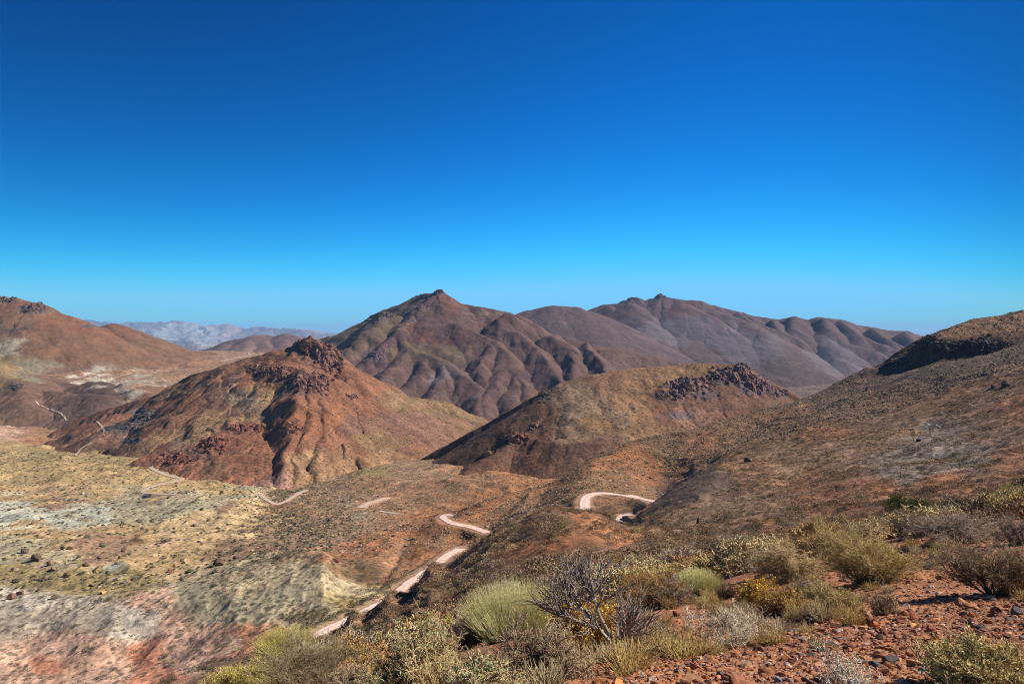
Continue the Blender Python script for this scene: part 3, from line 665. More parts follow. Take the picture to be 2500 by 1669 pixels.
hill_object("mesa_hill", 860, 2200, 2.3, 400, 860, 520, H2, H2C, M_HILL, (4, 60), [(24, 1.6, 5), (9, 0.7, 6)],
  rocky=[(1690,940,52,18,9,11,(.105,.075,.08)), (1780,920,60,22,10,11,(.10,.072,.078)), (1845,945,50,24,8,10,(.11,.078,.085)), (1615,965,26,12,6,9,(.10,.07,.065)), (1720,965,44,16,6,10,(.12,.08,.08)), (1640,940,24,10,7,9,(.11,.07,.07)), (1900,960,26,12,6,9,(.09,.066,.075)), (1665,1015,40,12,3,9,(.15,.10,.10)),
         (1328,972,18,14,4,8,(.08,.06,.05)), (1255,1070,34,17,8,9,(.17,.085,.06)), (1200,1100,16,10,6,8,(.12,.07,.05)), (1310,1045,24,12,3,8,(.15,.09,.07))],
  seed=2, bigamp=0.5, fine=(0.4, 9), mute=.5, mul=(.62, .53, .53))
# --- the pointed mountain behind
def ym(py): return 1930 - 560 * (py - 708) / 300.0
def MS(l): return [(a, b, ym(b)) for a, b in l]
M1crest = [(740,850,2250),(800,824,2200),(864,808,2130),(891,793,2090),(923,773,2050),(943,754,2020),(979,743,2000),(1012,733,1980),(1020,723,1975),(1045,720,1965),(1055,715,1955),(1072,709,1945),(1083,715,1940),(1099,722,1930),(1124,737,1920),(1152,746,1910),(1196,755,1900),(1232,761,1890),(1255,767,1880),(1267,773,1870),(1301,789,1850),(1349,816,1820),(1423,837,1800),(1492,848,1790),(1555,862,1790),(1640,880,1800)]
M1 = [(M1crest, .60, 12),
 (MS([(1055,722),(1030,745),(1004,774),(985,800),(958,822),(923,856),(895,876),(866,896),(840,920)]), .55, 20),
 (MS([(943,760),(915,800),(880,830),(850,850)]), .52, 25),
 (MS([(985,812),(1004,848),(1043,864),(1081,879),(1119,902),(1145,927),(1163,945),(1168,996),(1170,1020)]), .55, 16),
 (MS([(1004,850),(960,895),(930,930),(905,960)]), .5, 18),
 (MS([(1043,866),(1040,895),(1010,925),(979,958)]), .5, 16),
 (MS([(1081,881),(1085,915),(1060,950),(1040,985)]), .5, 16),
 (MS([(1072,715),(1078,745),(1081,774),(1100,785),(1129,792),(1170,813),(1209,833),(1234,869),(1255,899),(1275,935),(1308,979),(1320,1000)]), .56, 18),
 (MS([(1200,830),(1185,865),(1178,889),(1183,915)]), .52, 14),
 (MS([(1250,892),(1221,920),(1209,940),(1185,952),(1180,985),(1188,1010)]), .5, 18),
 (MS([(1260,915),(1250,950),(1265,990),(1270,1025)]), .48, 18),
 (MS([(1235,764),(1221,776),(1225,800),(1267,810),(1311,848),(1336,889),(1375,932)]), .55, 16),
 (MS([(1349,816),(1384,845),(1400,880),(1410,925)]), .55, 14),
 (MS([(1423,837),(1445,858),(1465,884),(1480,915)]), .58, 12),
]
M1C = [(880,830,'olive'),(930,790,'olive'),(960,790,'ytan',.8),(900,850,'ytan',.7),(1000,760,'olive'),(1050,740,'mauve'),(1090,740,'redbr'),(1010,790,'mauve'),(980,830,'mauve'),(940,850,'mauve'),(1000,810,'redbr'),(920,870,'purp'),(1040,790,'mauve'),(1040,820,'redbr'),(880,900,'mauve'),(1150,770,'gbrown'),(1200,770,'mauve'),(1230,780,'redbr'),(1260,800,'mauve'),(1100,820,'purp',.6),(1110,830,'redbr',.6),(1080,860,'olive'),(1150,850,'gbrown'),(1200,870,'gbrown'),(1000,870,'olive',.8),(1020,900,'gbrown'),(960,930,'gbrown'),(1080,920,'grey',.8),(1050,960,'gbrown'),(1120,950,'gbrown'),(1200,950,'mauve'),(1250,960,'gbrown'),(1200,1000,'gbrown'),(1250,1010,'brown'),(1290,980,'brown'),(1150,980,'gbrown'),(1300,860,'gbrown'),(1280,830,'gbrown'),(1350,850,'gbrown'),(1350,900,'mauve'),(1300,920,'purp'),(1400,880,'gbrown'),(1450,870,'gbrown'),(1500,870,'gbrown'),(1560,880,'gbrown'),(860,870,'ytan',.6),(820,830,'olive')]
M1 = [M1[0]] + [(p_, k_ * 1.36, r_ * 0.7) for p_, k_, r_ in M1[1:]]
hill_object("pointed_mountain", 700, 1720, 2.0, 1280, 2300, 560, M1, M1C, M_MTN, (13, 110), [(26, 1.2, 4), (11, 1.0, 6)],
  rocky=[(920,775,55,10,12,22,(.10,.07,.06)), (1030,722,30,8,10,18,(.11,.075,.07)), (1072,712,16,7,10,18,(.10,.07,.07)), (1030,750,24,10,6,18,(.14,.085,.08)), (1000,780,26,10,6,18,(.13,.08,.08)), (920,868,36,18,7,18,(.12,.08,.085)), (1200,765,90,5,3,20,(.15,.10,.08))],
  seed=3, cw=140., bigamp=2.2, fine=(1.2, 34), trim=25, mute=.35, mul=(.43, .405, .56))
# --- the long range on the right behind it
def y2(py): return 3050 - 720 * (py - 725) / 235.0
def M2S(l): return [(a, b, y2(b)) for a, b in l]
M2a = [(1200,790,2700),(1255,770,2700),(1300,757,2700),(1351,746,2700),(1397,748,2700),(1433,758,2700),(1480,790,2650)]
M2crest = [(1380,790,3100),(1435,758,3100),(1476,743,3080),(1512,741,3060),(1535,729,3050),(1555,727,3050),(1577,733,3040),(1599,728,3040),(1614,722,3040),(1632,727,3030),(1673,732,3020),(1709,734,3010),(1739,745,3000),(1765,752,3000),(1811,762,2990),(1841,771,2980),(1902,780,2970),(1939,772,2960),(1974,781,2950),(1997,775,2950),(2058,780,2940),(2078,792,2930),(2132,799,2920),(2170,807,2910),(2209,808,2900),(2234,816,2900),(2267,829,2900),(2340,860,2900)]
M2 = [(M2crest, .58, 15), (M2a, .5, 40),
 (M2S([(1577,735),(1570,758),(1563,780),(1601,802),(1632,825),(1683,843),(1734,856),(1824,871),(1887,884),(1960,910)]), .5, 30),
 (M2S([(1614,724),(1640,749),(1698,762),(1739,785),(1773,792),(1836,800),(1900,815),(1923,843),(1984,884),(2030,920)]), .5, 28),
 (M2S([(1773,794),(1773,818),(1767,848)]), .5, 25), (M2S([(1709,770),(1690,800),(1680,830)]), .5, 22),
 (M2S([(1939,774),(1938,800),(1938,823),(1960,850)]), .5, 22),
 (M2S([(2012,779),(2020,800),(2055,833),(2132,856),(2173,879),(2200,900)]), .5, 25),
 (M2S([(1938,823),(1910,853),(1930,880),(1990,910)]), .5, 22),
 (M2S([(1824,871),(1850,880),(1877,884),(1943,907),(2017,935),(2050,960)]), .45, 25),
 (M2S([(1734,856),(1740,880),(1760,910)]), .45, 22), (M2S([(1683,843),(1690,870),(1700,900)]), .45, 22), (M2S([(1632,825),(1640,850),(1650,880)]), .45, 22),
 (M2S([(1351,750),(1351,787),(1370,800)]), .45, 30), (M2S([(1433,760),(1479,792),(1512,818),(1530,850)]), .5, 25), (M2S([(1370,795),(1415,802),(1438,833)]), .45, 25),
 (M2S([(1490,745),(1520,780),(1550,810),(1580,840)]), .5, 22), (M2S([(1535,731),(1540,760),(1550,785)]), .5, 18),
 (M2S([(1800,762),(1830,785),(1880,800)]), .5, 20), (M2S([(2058,782),(2090,815),(2150,840),(2200,860)]), .5, 22), (M2S([(2132,801),(2170,830),(2220,850)]), .5, 22), (M2S([(2209,810),(2240,840),(2270,860)]), .5, 20),
 (M2S([(1984,884),(1960,910),(1965,940)]), .45, 22), (M2S([(1830,800),(1840,830),(1870,850)]), .5, 20), (M2S([(1890,780),(1900,800),(1920,815)]), .5, 18)]
M2 = [M2[0], M2[1]] + [(p_, k_ * 1.34, r_ * 0.7) for p_, k_, r_ in M2[2:]]
M2 += auto_spurs(M2crest, rs, 110, 380, .42, .55, 26, lean=0.35)
M2 += auto_spurs(M2S([(1563,780),(1632,825),(1734,856),(1887,884),(1960,910)]), rs, 100, 220, .40, .5, 26, lean=-0.2)
M2 += auto_spurs(M2S([(1640,749),(1739,785),(1836,800),(1923,843),(2030,920)]), rs, 110, 240, .42, .5, 26, lean=-0.1)
M2C = [(1350,770,'gbrown'),(1300,790,'gbrown'),(1420,780,'gbrown'),(1480,760,'redbr'),(1550,745,'mauve'),(1620,740,'mauve'),(1680,750,'redbr'),(1750,770,'mauve'),(1540,780,'mauve'),(1600,790,'grey',.8),(1700,790,'grey'),(1650,820,'grey'),(1750,830,'grey'),(1560,830,'gbrown'),(1620,860,'gbrown'),(1700,870,'gbrown'),(1800,800,'grey'),(1850,790,'mauve'),(1900,800,'mauve'),(1850,850,'grey'),(1950,810,'mauve'),(2000,800,'mauve'),(2050,820,'mauve'),(2100,820,'mauve'),(2200,830,'mauve'),(1950,860,'gbrown'),(2000,860,'grey'),(1900,900,'gbrown'),(1980,920,'gbrown'),(2050,880,'grey'),(2150,860,'mauve'),(1500,830,'gbrown'),(1450,800,'gbrown'),(1900,940,'brown'),(1930,880,'tan',.5)]
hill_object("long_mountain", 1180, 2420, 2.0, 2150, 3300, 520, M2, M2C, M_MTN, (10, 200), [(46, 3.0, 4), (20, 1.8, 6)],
  rocky=[(1540,735,40,8,14,28,(.09,.065,.065)), (1615,726,40,8,12,28,(.09,.065,.07)), (1740,745,30,6,8,26,(.10,.07,.07)), (2010,777,30,5,8,26,(.09,.065,.07))],
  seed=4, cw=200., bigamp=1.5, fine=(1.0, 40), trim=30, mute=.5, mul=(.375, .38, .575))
# --- hills on the left edge
def y4(py): return 1750 - 500 * (py - 730) / 130.0
H4 = [([(-420,700,1650),(-250,690,1680),(-120,705,1700),(-40,722,1710),(0,725,1710),(30,727,1715),(60,735,1715),(95,741,1715),(115,755,1715),(130,778,1730),(175,789,1790),(195,793,1900),(215,791,1950),(235,799,1960),(255,800,1990),(280,789,2020),(305,797,2030),(345,818,2060),(400,842,2100),(440,852,2150),(520,862,2200)], .52, 8),
 ([(0,727,1710),(40,770,1660),(90,812,1600)], .5, 14), ([(95,742,1715),(135,790,1690),(180,822,1650)], .5, 14), ([(45,733,1712),(80,780,1670),(130,820,1620)], .5, 10),
 ([(-60,720,1700),(-40,775,1640),(0,825,1570)], .5, 14), ([(280,791,2020),(300,820,1950),(330,842,1880)], .42, 25), ([(215,793,1950),(228,812,1890),(250,835,1830)], .42, 20),
 ([(180,790,1800),(205,812,1750),(235,836,1700)], .42, 20), ([(-200,695,1690),(-180,770,1620),(-140,830,1550)], .5, 20),
 ([(-20,880,1250),(10,905,1180),(40,950,1100),(60,985,1040)], .4, 14), ([(110,955,1130),(200,960,1110),(265,960,1100)], .35, 12), ([(230,930,1220),(260,945,1170),(300,975,1100)], .35, 12), ([(320,935,1200),(360,960,1130),(390,985,1080)], .35, 12)]
H4C = [(20,750,'redbr'),(60,770,'brown'),(40,800,'dpurp',.7),(80,800,'mauve',.8),(100,820,'brown'),(150,820,'brown'),(130,800,'redbr'),(200,800,'redbr'),(230,830,'brown'),(280,810,'redbr'),(350,840,'brown'),(60,840,'brown'),(30,850,'lgrey',.7),(150,860,'brown'),(300,850,'brown'),(0,870,'olive'),(20,910,'ytan'),(30,940,'dbrown',.7),(60,900,'ggrey'),(200,960,'purp'),(120,950,'mauve'),(260,960,'purp'),(240,930,'white',.5),(300,950,'lgrey'),(340,950,'pink',.6),(380,960,'gbrown'),(-100,760,'redbr'),(-200,800,'brown')]
hill_object("left_hill", -440, 620, 2.4, 760, 2350, 520, H4, H4C, M_MTN, (10, 120), [(40, 4, 4), (16, 2.6, 6)],
  rocky=[(80,755,50,14,12,22,(.10,.065,.055)), (10,730,40,10,12,22,(.10,.065,.055)), (215,797,22,6,6,20,(.10,.07,.06)), (35,945,16,14,5,14,(.07,.06,.05))],
  seed=5, cw=70., bigamp=1.5, fine=(1.6, 25), trim=20, mute=.2, mul=(.56, .54, .53))
# --- the purple hill in the gap, the plain and the far range
H5 = [([(440,900,3300),(520,853,3350),(564,831,3400),(618,819,3450),(651,817,3450),(673,821,3450),(702,814,3450),(724,825,3450),(780,845,3450),(860,880,3450)], .42, 30),
 ([(618,820,3450),(600,840,3280),(590,860,3150)], .4, 25), ([(702,815,3450),(690,840,3280),(680,860,3150)], .4, 25), ([(655,818,3450),(650,845,3250)], .4, 25), ([(560,833,3400),(545,850,3250)], .4, 25)]
hill_object("gap_hill", 420, 900, 2.0, 2900, 3800, 160, H5, [(560,840,'purp'),(620,840,'mauve'),(700,830,'purp'),(660,850,'mauve'),(600,870,'gbrown')], M_MTN, (12, 160), [(60, 6, 5)], seed=6, cw=150., bigamp=2, trim=400, mul=(.8, .8, .9))
def SCF(l, f=1.55): return [(a, b - 3, c * f) for a, b, c in l]
FARC = SCF([(171,791,14000),(215,787,14000),(251,787,14000),(285,793,14000),(309,792,13900),(338,788,13900),(360,791,13900),(385,790,13800),(418,785,13800),(447,788,13800),(465,794,13800),(509,797,13800),(549,794,13800),(567,801,13800),(600,806,13800),(654,803,13800),(709,806,13800),(756,808,13800),(796,821,13800),(860,835,13800)])
FARR = [(SCF([(-600,800,14500),(-200,790,14500),(60,795,14300),(171,791,14000)]), .5, 80), (FARC, .55, 60)]
FARR += auto_spurs(FARC, rs, 620, 2300, .17, .55, 50, lean=0.1, spread=0.5, wob=0.35)
FARR += auto_spurs(FARC[3:16], rs, 420, 1400, .22, .6, 40, lean=-0.2, spread=0.6, wob=0.35)
def far_base(X, Y): return -375 + 140 * sstep(12000, 22000, Y) - 450 * sstep(23500, 26500, Y)
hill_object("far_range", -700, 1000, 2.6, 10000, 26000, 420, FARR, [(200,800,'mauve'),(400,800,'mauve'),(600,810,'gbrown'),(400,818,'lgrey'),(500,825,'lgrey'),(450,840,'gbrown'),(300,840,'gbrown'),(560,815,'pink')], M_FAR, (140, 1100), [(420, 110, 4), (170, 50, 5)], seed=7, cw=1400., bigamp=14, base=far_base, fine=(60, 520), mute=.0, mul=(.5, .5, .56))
FR2 = [([(640,812,32000),(680,803,32000),(720,802,32000),(770,805,32000),(820,812,32000),(900,806,32000),(1000,810,32000),(1100,812,32000)], .35, 120),
       ([(2100,824,32000),(2180,818,32000),(2225,814,32000),(2260,816,32000),(2290,815,32000),(2350,820,32000),(2500,812,32000),(2800,815,32000)], .35, 120)]
def far_base2(X, Y): return -480 + 0 * X
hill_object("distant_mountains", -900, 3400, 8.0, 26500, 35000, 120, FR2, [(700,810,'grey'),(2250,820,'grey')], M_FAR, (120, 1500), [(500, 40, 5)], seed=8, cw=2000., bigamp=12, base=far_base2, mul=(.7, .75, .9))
# a plain under everything out to the horizon
pl = np.array([(-60000, 500, -640), (60000, 500, -640), (60000, 60000, -640), (-60000, 60000, -640)], float)
plain = build_mesh("plain", pl, np.array([[0, 1, 2, 3]]), M_FAR, False, np.tile(np.array(PAL['gbrown']), (4, 1)))
plain["kind"] = 'structure'
print("hills", round(time.time() - T0, 1))

def hill_z(x, y):
    px = x / y * FPX + CX; best = np.full(x.shape, -1e5)
    for nm in ('red_hill', 'left_hill'):
        pc, yr, H = HILLS[nm]
        ci = np.interp(px, pc, np.arange(len(pc))); ri = np.interp(y, yr, np.arange(len(yr)))
        c0 = np.clip(ci.astype(int), 0, len(pc) - 2); r0 = np.clip(ri.astype(int), 0, len(yr) - 2); a = ci - c0; b = ri - r0
        h = (H[r0, c0] * (1 - a) + H[r0, c0 + 1] * a) * (1 - b) + (H[r0 + 1, c0] * (1 - a) + H[r0 + 1, c0 + 1] * a) * b
        ins = (px > pc[0]) & (px < pc[-1]) & (y > yr[0]) & (y < yr[-1])
        best = np.where(ins, np.maximum(best, h), best)
    return best
for i_ in range(5, 11):
    P_ = []
    for a_, b_ in ROADS[i_][0]:
        c_ = [hit_near(a_, b_, ROADS[i_][2])] + [q_ for q_ in (hit_hill('red_hill', a_, b_), hit_hill('left_hill', a_, b_)) if q_ is not None and q_[1] > 330]
        P_.append(min(c_, key=lambda v: v[1]))
    med_ = np.median([v[1] for v in P_]); P_ = [v for v in P_ if abs(v[1] - med_) < .35 * med_]
    Q_ = smooth_poly(P_, 3.0); road_paths[i_] = (Q_, ROADS[i_][1])
# ------------------------------------------------------------------ road ribbons
def road_material():
    m = bpy.data.materials.new("road_dirt"); m.use_nodes = True
    nd, lk = m.node_tree.nodes, m.node_tree.links
    bs = nd["Principled BSDF"]; bs.inputs["Roughness"].default_value = 0.95; bs.inputs["Specular IOR Level"].default_value = 0.1
    at = nd.new("ShaderNodeAttribute"); at.attribute_name = 'soil'
    tc = nd.new("ShaderNodeTexCoord")
    n = nd.new("ShaderNodeTexNoise"); n.inputs["Scale"].default_value = 1.5; n.inputs["Detail"].default_value = 6
    lk.new(tc.outputs["Object"], n.inputs["Vector"])
    r = nd.new("ShaderNodeMapRange"); r.inputs[1].default_value = .3; r.inputs[2].default_value = .7; r.inputs[3].default_value = .8; r.inputs[4].default_value = 1.15
    lk.new(n.outputs["Fac"], r.inputs[0])
    vm = nd.new("ShaderNodeVectorMath"); vm.operation = 'SCALE'
    lk.new(at.outputs["Color"], vm.inputs[0]); lk.new(r.outputs[0], vm.inputs["Scale"])
    lk.new(vm.outputs[0], bs.inputs["Base Color"])
    b = nd.new("ShaderNodeBump"); b.inputs["Distance"].default_value = 0.08
    lk.new(n.outputs["Fac"], b.inputs["Height"]); lk.new(b.outputs[0], bs.inputs["Normal"])
    return m
M_ROAD = road_material()
def ribbons(name, paths, colfn):
    V, F, Cc = [], [], []; o0 = 0
    cross = np.linspace(-1, 1, 13)
    for Q, w in paths:
        t = np.gradient(Q[:, :2], axis=0); t /= np.linalg.norm(t, axis=1)[:, None] + 1e-9
        n = np.stack([-t[:, 1], t[:, 0]], -1)
        wob = 1 + 0.10 * fbm(np.arange(len(Q)) / 6.0, np.full(len(Q), w), 2, 3)
        lift = 0.04 + 0.0005 * Q[:, 1]
        P = Q[:, None, :2] + n[:, None, :] * (cross[None, :, None] * w / 2 * wob[:, None, None])
        # two shallow wheel ruts, edges tucked into the ground
        prof = -0.04 * (np.exp(-((np.abs(cross) - .45) / .14) ** 2)) - 0.35 * sstep(.80, 1.0, np.abs(cross))
        zt = near_hz(P[..., 0].ravel(), P[..., 1].ravel()).reshape(P.shape[:2])
        zh = hill_z(P[..., 0].ravel(), P[..., 1].ravel()).reshape(P.shape[:2])
        z = np.maximum(np.where(Q[:, 1][:, None] < 480, Q[:, 2][:, None], zt), np.maximum(zt, zh)) + lift[:, None] + prof[None]
        nn, mm = P.shape[:2]
        V.append(np.concatenate([P, z[..., None]], -1).reshape(-1, 3)); F.append(grid_faces(nn, mm).reshape(-1, 4) + o0)
        rcl = np.stack([colfn(np.abs(cross), Q[i]) for i in range(nn)])
        pxx = P[..., 0] / P[..., 1] * FPX + CX
        gc = COLg[np.clip(np.searchsorted(LY, np.log(P[..., 1])), 0, NR - 1), np.clip(np.searchsorted(PXC, pxx), 0, len(PXC) - 1)]
        ew = sstep(.55, .95, np.abs(cross)[None] + .35 * fbm(P[..., 0] / 1.6, P[..., 1] / 1.6, 3, 9))[..., None]
        Cc.append((rcl * (1 - ew) + gc * ew).reshape(-1, 3)); o0 += nn * mm
    o = build_mesh(name, np.concatenate(V), np.concatenate(F), M_ROAD, True, np.concatenate(Cc))
    o["kind"] = 'structure'; return o
def rcol(a, p):
    near_ = np.array((.74, .52, .44)); far_ = np.array((.48, .40, .32))
    c = near_ + (far_ - near_) * min(1, max(0, (p[1] - 250) / 250))
    rut = np.exp(-((a - .45) / .16) ** 2)[:, None]; ed = sstep(.75, 1, a)[:, None]
    return c * (0.86 + 0.22 * rut) * (1 - 0.25 * ed)
road = ribbons("road", road_paths[:len(ROADS)], rcol)
track = ribbons("track", road_paths[len(ROADS):], lambda a, p: np.array((.50, .38, .29)) * (1 - .25 * sstep(.6, 1, a))[:, None])
# ------------------------------------------------------------------ plants and stones
def nrm(v): return v / (np.linalg.norm(v, axis=-1, keepdims=True) + 1e-9)
def grow(rng, start, dr, length, m, wig, trop):
    n = len(start); P = np.empty((n, m + 1, 3)); P[:, 0] = start; d = nrm(dr)
    for i in range(m):
        d = nrm(d + rng.normal(0, wig, (n, 3)) + np.array([0, 0, trop]))
        P[:, i + 1] = P[:, i] + d * (length / m)[:, None]
    return P
def tubes(P, r0, r1, sides=3):
    """polylines [n,m+1,3] as tapered tubes -> verts, quads, along(0..1)"""
    n, m1, _ = P.shape
    T = nrm(np.gradient(P, axis=1))
    ref = np.where(np.abs(T[..., 2:3]) > 0.9, np.array([1.0, 0, 0]), np.array([0, 0, 1.0]))
    U = nrm(np.cross(T, ref)); W = np.cross(T, U)
    a = np.arange(sides) * 2 * np.pi / sides
    t = np.linspace(0, 1, m1)
    rad = r0[:, None] * (1 - t) + r1[:, None] * t
    V = P[:, :, None, :] + rad[..., None, None] * (np.cos(a)[None, None, :, None] * U[:, :, None, :] + np.sin(a)[None, None, :, None] * W[:, :, None, :])
    idx = np.arange(n * m1 * sides).reshape(n, m1, sides)
    nx = np.roll(idx, -1, axis=2)
    F = np.stack([idx[:, :-1], nx[:, :-1], nx[:, 1:], idx[:, 1:]], -1).reshape(-1, 4)
    return V.reshape(-1, 3), F, np.broadcast_to(t[None, :, None], (n, m1, sides)).reshape(-1)
def children_of(rng, P, per, tmin, spread, ratio, L, up=0.0):
    n, m1, _ = P.shape
    pi = np.repeat(np.arange(n), per)
    t = rng.uniform(tmin, 1.0, len(pi)) * (m1 - 1)
    i = np.minimum(t.astype(int), m1 - 2); f = (t - i)[:, None]
    st = P[pi, i] * (1 - f) + P[pi, i + 1] * f
    d = nrm(P[pi, i + 1] - P[pi, i]) + rng.normal(0, spread, (len(pi), 3)) + np.array([0, 0, up])
    return st, d, L[pi] * ratio * rng.uniform(0.6, 1.2, len(pi))
def fit(parts, h, rad):
    A = np.concatenate([p.reshape(-1, 3) for p in parts])
    sz = h / max(1e-3, np.percentile(A[:, 2], 99)); sr = rad / max(1e-3, np.percentile(np.hypot(A[:, 0], A[:, 1]), 97))
    return [p * np.array([sr, sr, sz]) for p in parts]
def leaf_cards(rng, pts, size):
    n = len(pts)
    a = nrm(rng.normal(0, 1, (n, 3))); b = nrm(np.cross(a, rng.normal(0, 1, (n, 3))))
    s = size * rng.uniform(0.6, 1.3, n)[:, None]
    V = np.stack([pts - a * s, pts + b * s * 0.45, pts + a * s, pts - b * s * 0.45], 1).reshape(-1, 3)
    return V, np.arange(n * 4).reshape(n, 4)
def jitter_col(rng, base, n, amp=0.25):
    return np.clip(np.array(base)[None] * (1 + rng.normal(0, amp, (n, 1))) * (1 + rng.normal(0, 0.06, (n, 3))), 0.008, 0.9)

M_WOOD = tint_material("shrub_wood", rough=0.85)
M_TWIG = tint_material("shrub_twigs", rough=0.8)
M_LEAF = tint_material("shrub_leaves", rough=0.7)
M_SCRUB = tint_material("scrub_surface", rough=0.9)
M_STONE = tint_material("stone_surface", rough=0.92, noise_scale=22.0, amp=0.35, bump=0.012)
M_ROCK = tint_material("rock_surface", rough=0.92, noise_scale=0.9, amp=0.4, bump=0.25)

# kind: (stems, l1 per stem, l2 per l1, l3 per l2, wiggle, spread, lean, wood colour, twig colour, leaf colour or None, leaves, leaf size)
KINDS = dict(
 dead=dict(n=16, p=(7, 6, 4), wig=.22, spread=.75, lean=1.0, wood=(.17, .14, .12), twig=(.24, .195, .155), tip=(.33, .27, .20)),
 white=dict(n=13, p=(6, 5, 4), wig=.30, spread=.8, lean=1.2, wood=(.36, .33, .30), twig=(.42, .39, .36), tip=(.52, .47, .43)),
 thorn=dict(n=22, p=(7, 6, 4), wig=.38, spread=.9, lean=1.05, wood=(.22, .18, .13), twig=(.36, .29, .19), tip=(.50, .42, .28), leaf=(.16, .21, .12), nleaf=900, ls=.011),
 grey=dict(n=26, p=(7, 6, 4), wig=.14, spread=.42, lean=.85, wood=(.10, .085, .075), twig=(.17, .14, .115), tip=(.25, .205, .155)),
 mauve=dict(n=26, p=(7, 6, 4), wig=.16, spread=.5, lean=.95, wood=(.13, .105, .10), twig=(.20, .165, .155), tip=(.30, .255, .235)),
 olive=dict(n=30, p=(7, 6, 4), wig=.13, spread=.45, lean=.9, wood=(.14, .115, .09), twig=(.27, .225, .13), tip=(.42, .36, .20), leaf=(.33, .285, .11), nleaf=1400, ls=.008),
 yellow=dict(n=22, p=(7, 6, 4), wig=.2, spread=.55, lean=.9, wood=(.13, .10, .08), twig=(.20, .15, .09), tip=(.34, .25, .09), leaf=(.48, .31, .05), nleaf=4200, ls=.012),
 brown=dict(n=24, p=(7, 6, 4), wig=.15, spread=.5, lean=.8, wood=(.12, .09, .07), twig=(.22, .155, .095), tip=(.33, .23, .11), leaf=(.40, .25, .06), nleaf=1500, ls=.011),
 green=dict(n=24, p=(7, 6, 4), wig=.22, spread=.7, lean=1.0, wood=(.10, .08, .06), twig=(.09, .09, .04), tip=(.13, .14, .05), leaf=(.085, .10, .03), nleaf=16000, ls=.026),
 lime=dict(n=24, p=(7, 6, 4), wig=.2, spread=.5, lean=.9, wood=(.12, .10, .07), twig=(.20, .20, .08), tip=(.32, .31, .11), leaf=(.38, .34, .09), nleaf=3500, ls=.010),
)
for _k in KINDS.values():
    for _n in ('tip', 'twig', 'leaf'):
        if _n in _k and _k['nleaf' if _n == 'leaf' else _n] is not None: _k[_n] = tuple(min(.85, a * b) for a, b in zip(_k[_n], (1.5, 1.36, 1.1)))
def twig_bush(kind, seed, h, rad, scale=1.0, twig_r=0.0024):
    K = KINDS[kind]; rng = np.random.default_rng(seed)
    n = K['n']; a = rng.uniform(0, 2 * np.pi, n); lean = np.tan(K['lean'] * np.sqrt(rng.uniform(0.0, 1, n)))
    d0 = np.stack([np.cos(a) * lean, np.sin(a) * lean, np.ones(n)], -1)
    st = np.stack([np.cos(a), np.sin(a), np.zeros(n)], -1) * rng.uniform(0, .12, n)[:, None]
    L0 = rng.uniform(.5, .8, n)
    P0 = grow(rng, st, d0, L0, 6, K['wig'] * 0.8, 0.05)
    s, d, L1 = children_of(rng, P0, K['p'][0], .25, K['spread'], .55, L0, .15); P1 = grow(rng, s, d, L1, 5, K['wig'], .06)
    s, d, L2 = children_of(rng, P1, K['p'][1], .25, K['spread'], .6, L1, .12); P2 = grow(rng, s, d, L2, 4, K['wig'], .05)
    s, d, L3 = children_of(rng, P2, max(1, int(K['p'][2] * scale)), .3, K['spread'], .65, L2, .1); P3 = grow(rng, s, d, L3, 3, K['wig'], .05)
    P0, P1, P2, P3 = fit([P0, P1, P2, P3], h, rad)
    for P in (P0, P1, P2, P3): P[..., 2] = np.maximum(P[..., 2], 0.01)
    k = max(h, rad)
    w = [tubes(P0, np.full(len(P0), .016 * k), np.full(len(P0), .006 * k), 5), tubes(P1, np.full(len(P1), .0065 * k), np.full(len(P1), .0035 * k), 4)]
    tw = [tubes(P2, np.full(len(P2), twig_r * 1.4), np.full(len(P2), twig_r)), tubes(P3, np.full(len(P3), twig_r * 1.05), np.full(len(P3), twig_r * .6))]
    def join(lst, cols):
        V, F, Cc, o = [], [], [], 0
        for (v, f, t), (c0, c1) in zip(lst, cols):
            V.append(v); F.append(f + o); o += len(v)
            c = np.array(c0) * (1 - t[:, None]) + np.array(c1) * t[:, None]
            per = rng.normal(0, .22, len(v) // 12 + 1).repeat(12)[:len(v)]
            Cc.append(np.clip(c * (1 + per[:, None]), .01, .9))
        return np.concatenate(V), np.concatenate(F), np.concatenate(Cc)
    res = [("woody_base", *join(w, [(K['wood'], K['wood']), (K['wood'], K['twig'])]), M_WOOD),
           ("twig_crown", *join(tw, [(K['twig'], K['twig']), (K['twig'], K['tip'])]), M_TWIG)]
    if K.get('leaf'):
        nl = int(K['nleaf'] * scale); allp = np.concatenate([P3[:, 1:].reshape(-1, 3), P2[:, 2:].reshape(-1, 3)])
        zz = allp[:, 2] / h; pr = np.clip(zz, .05, 1) ** 1.5; pr /= pr.sum()
        q = allp[rng.choice(len(allp), nl, p=pr)] + rng.normal(0, .012, (nl, 3))
        V, F = leaf_cards(rng, q, K['ls'])
        res.append(("foliage", V, F, jitter_col(rng, K['leaf'], nl).repeat(4, 0), M_LEAF))
    return res
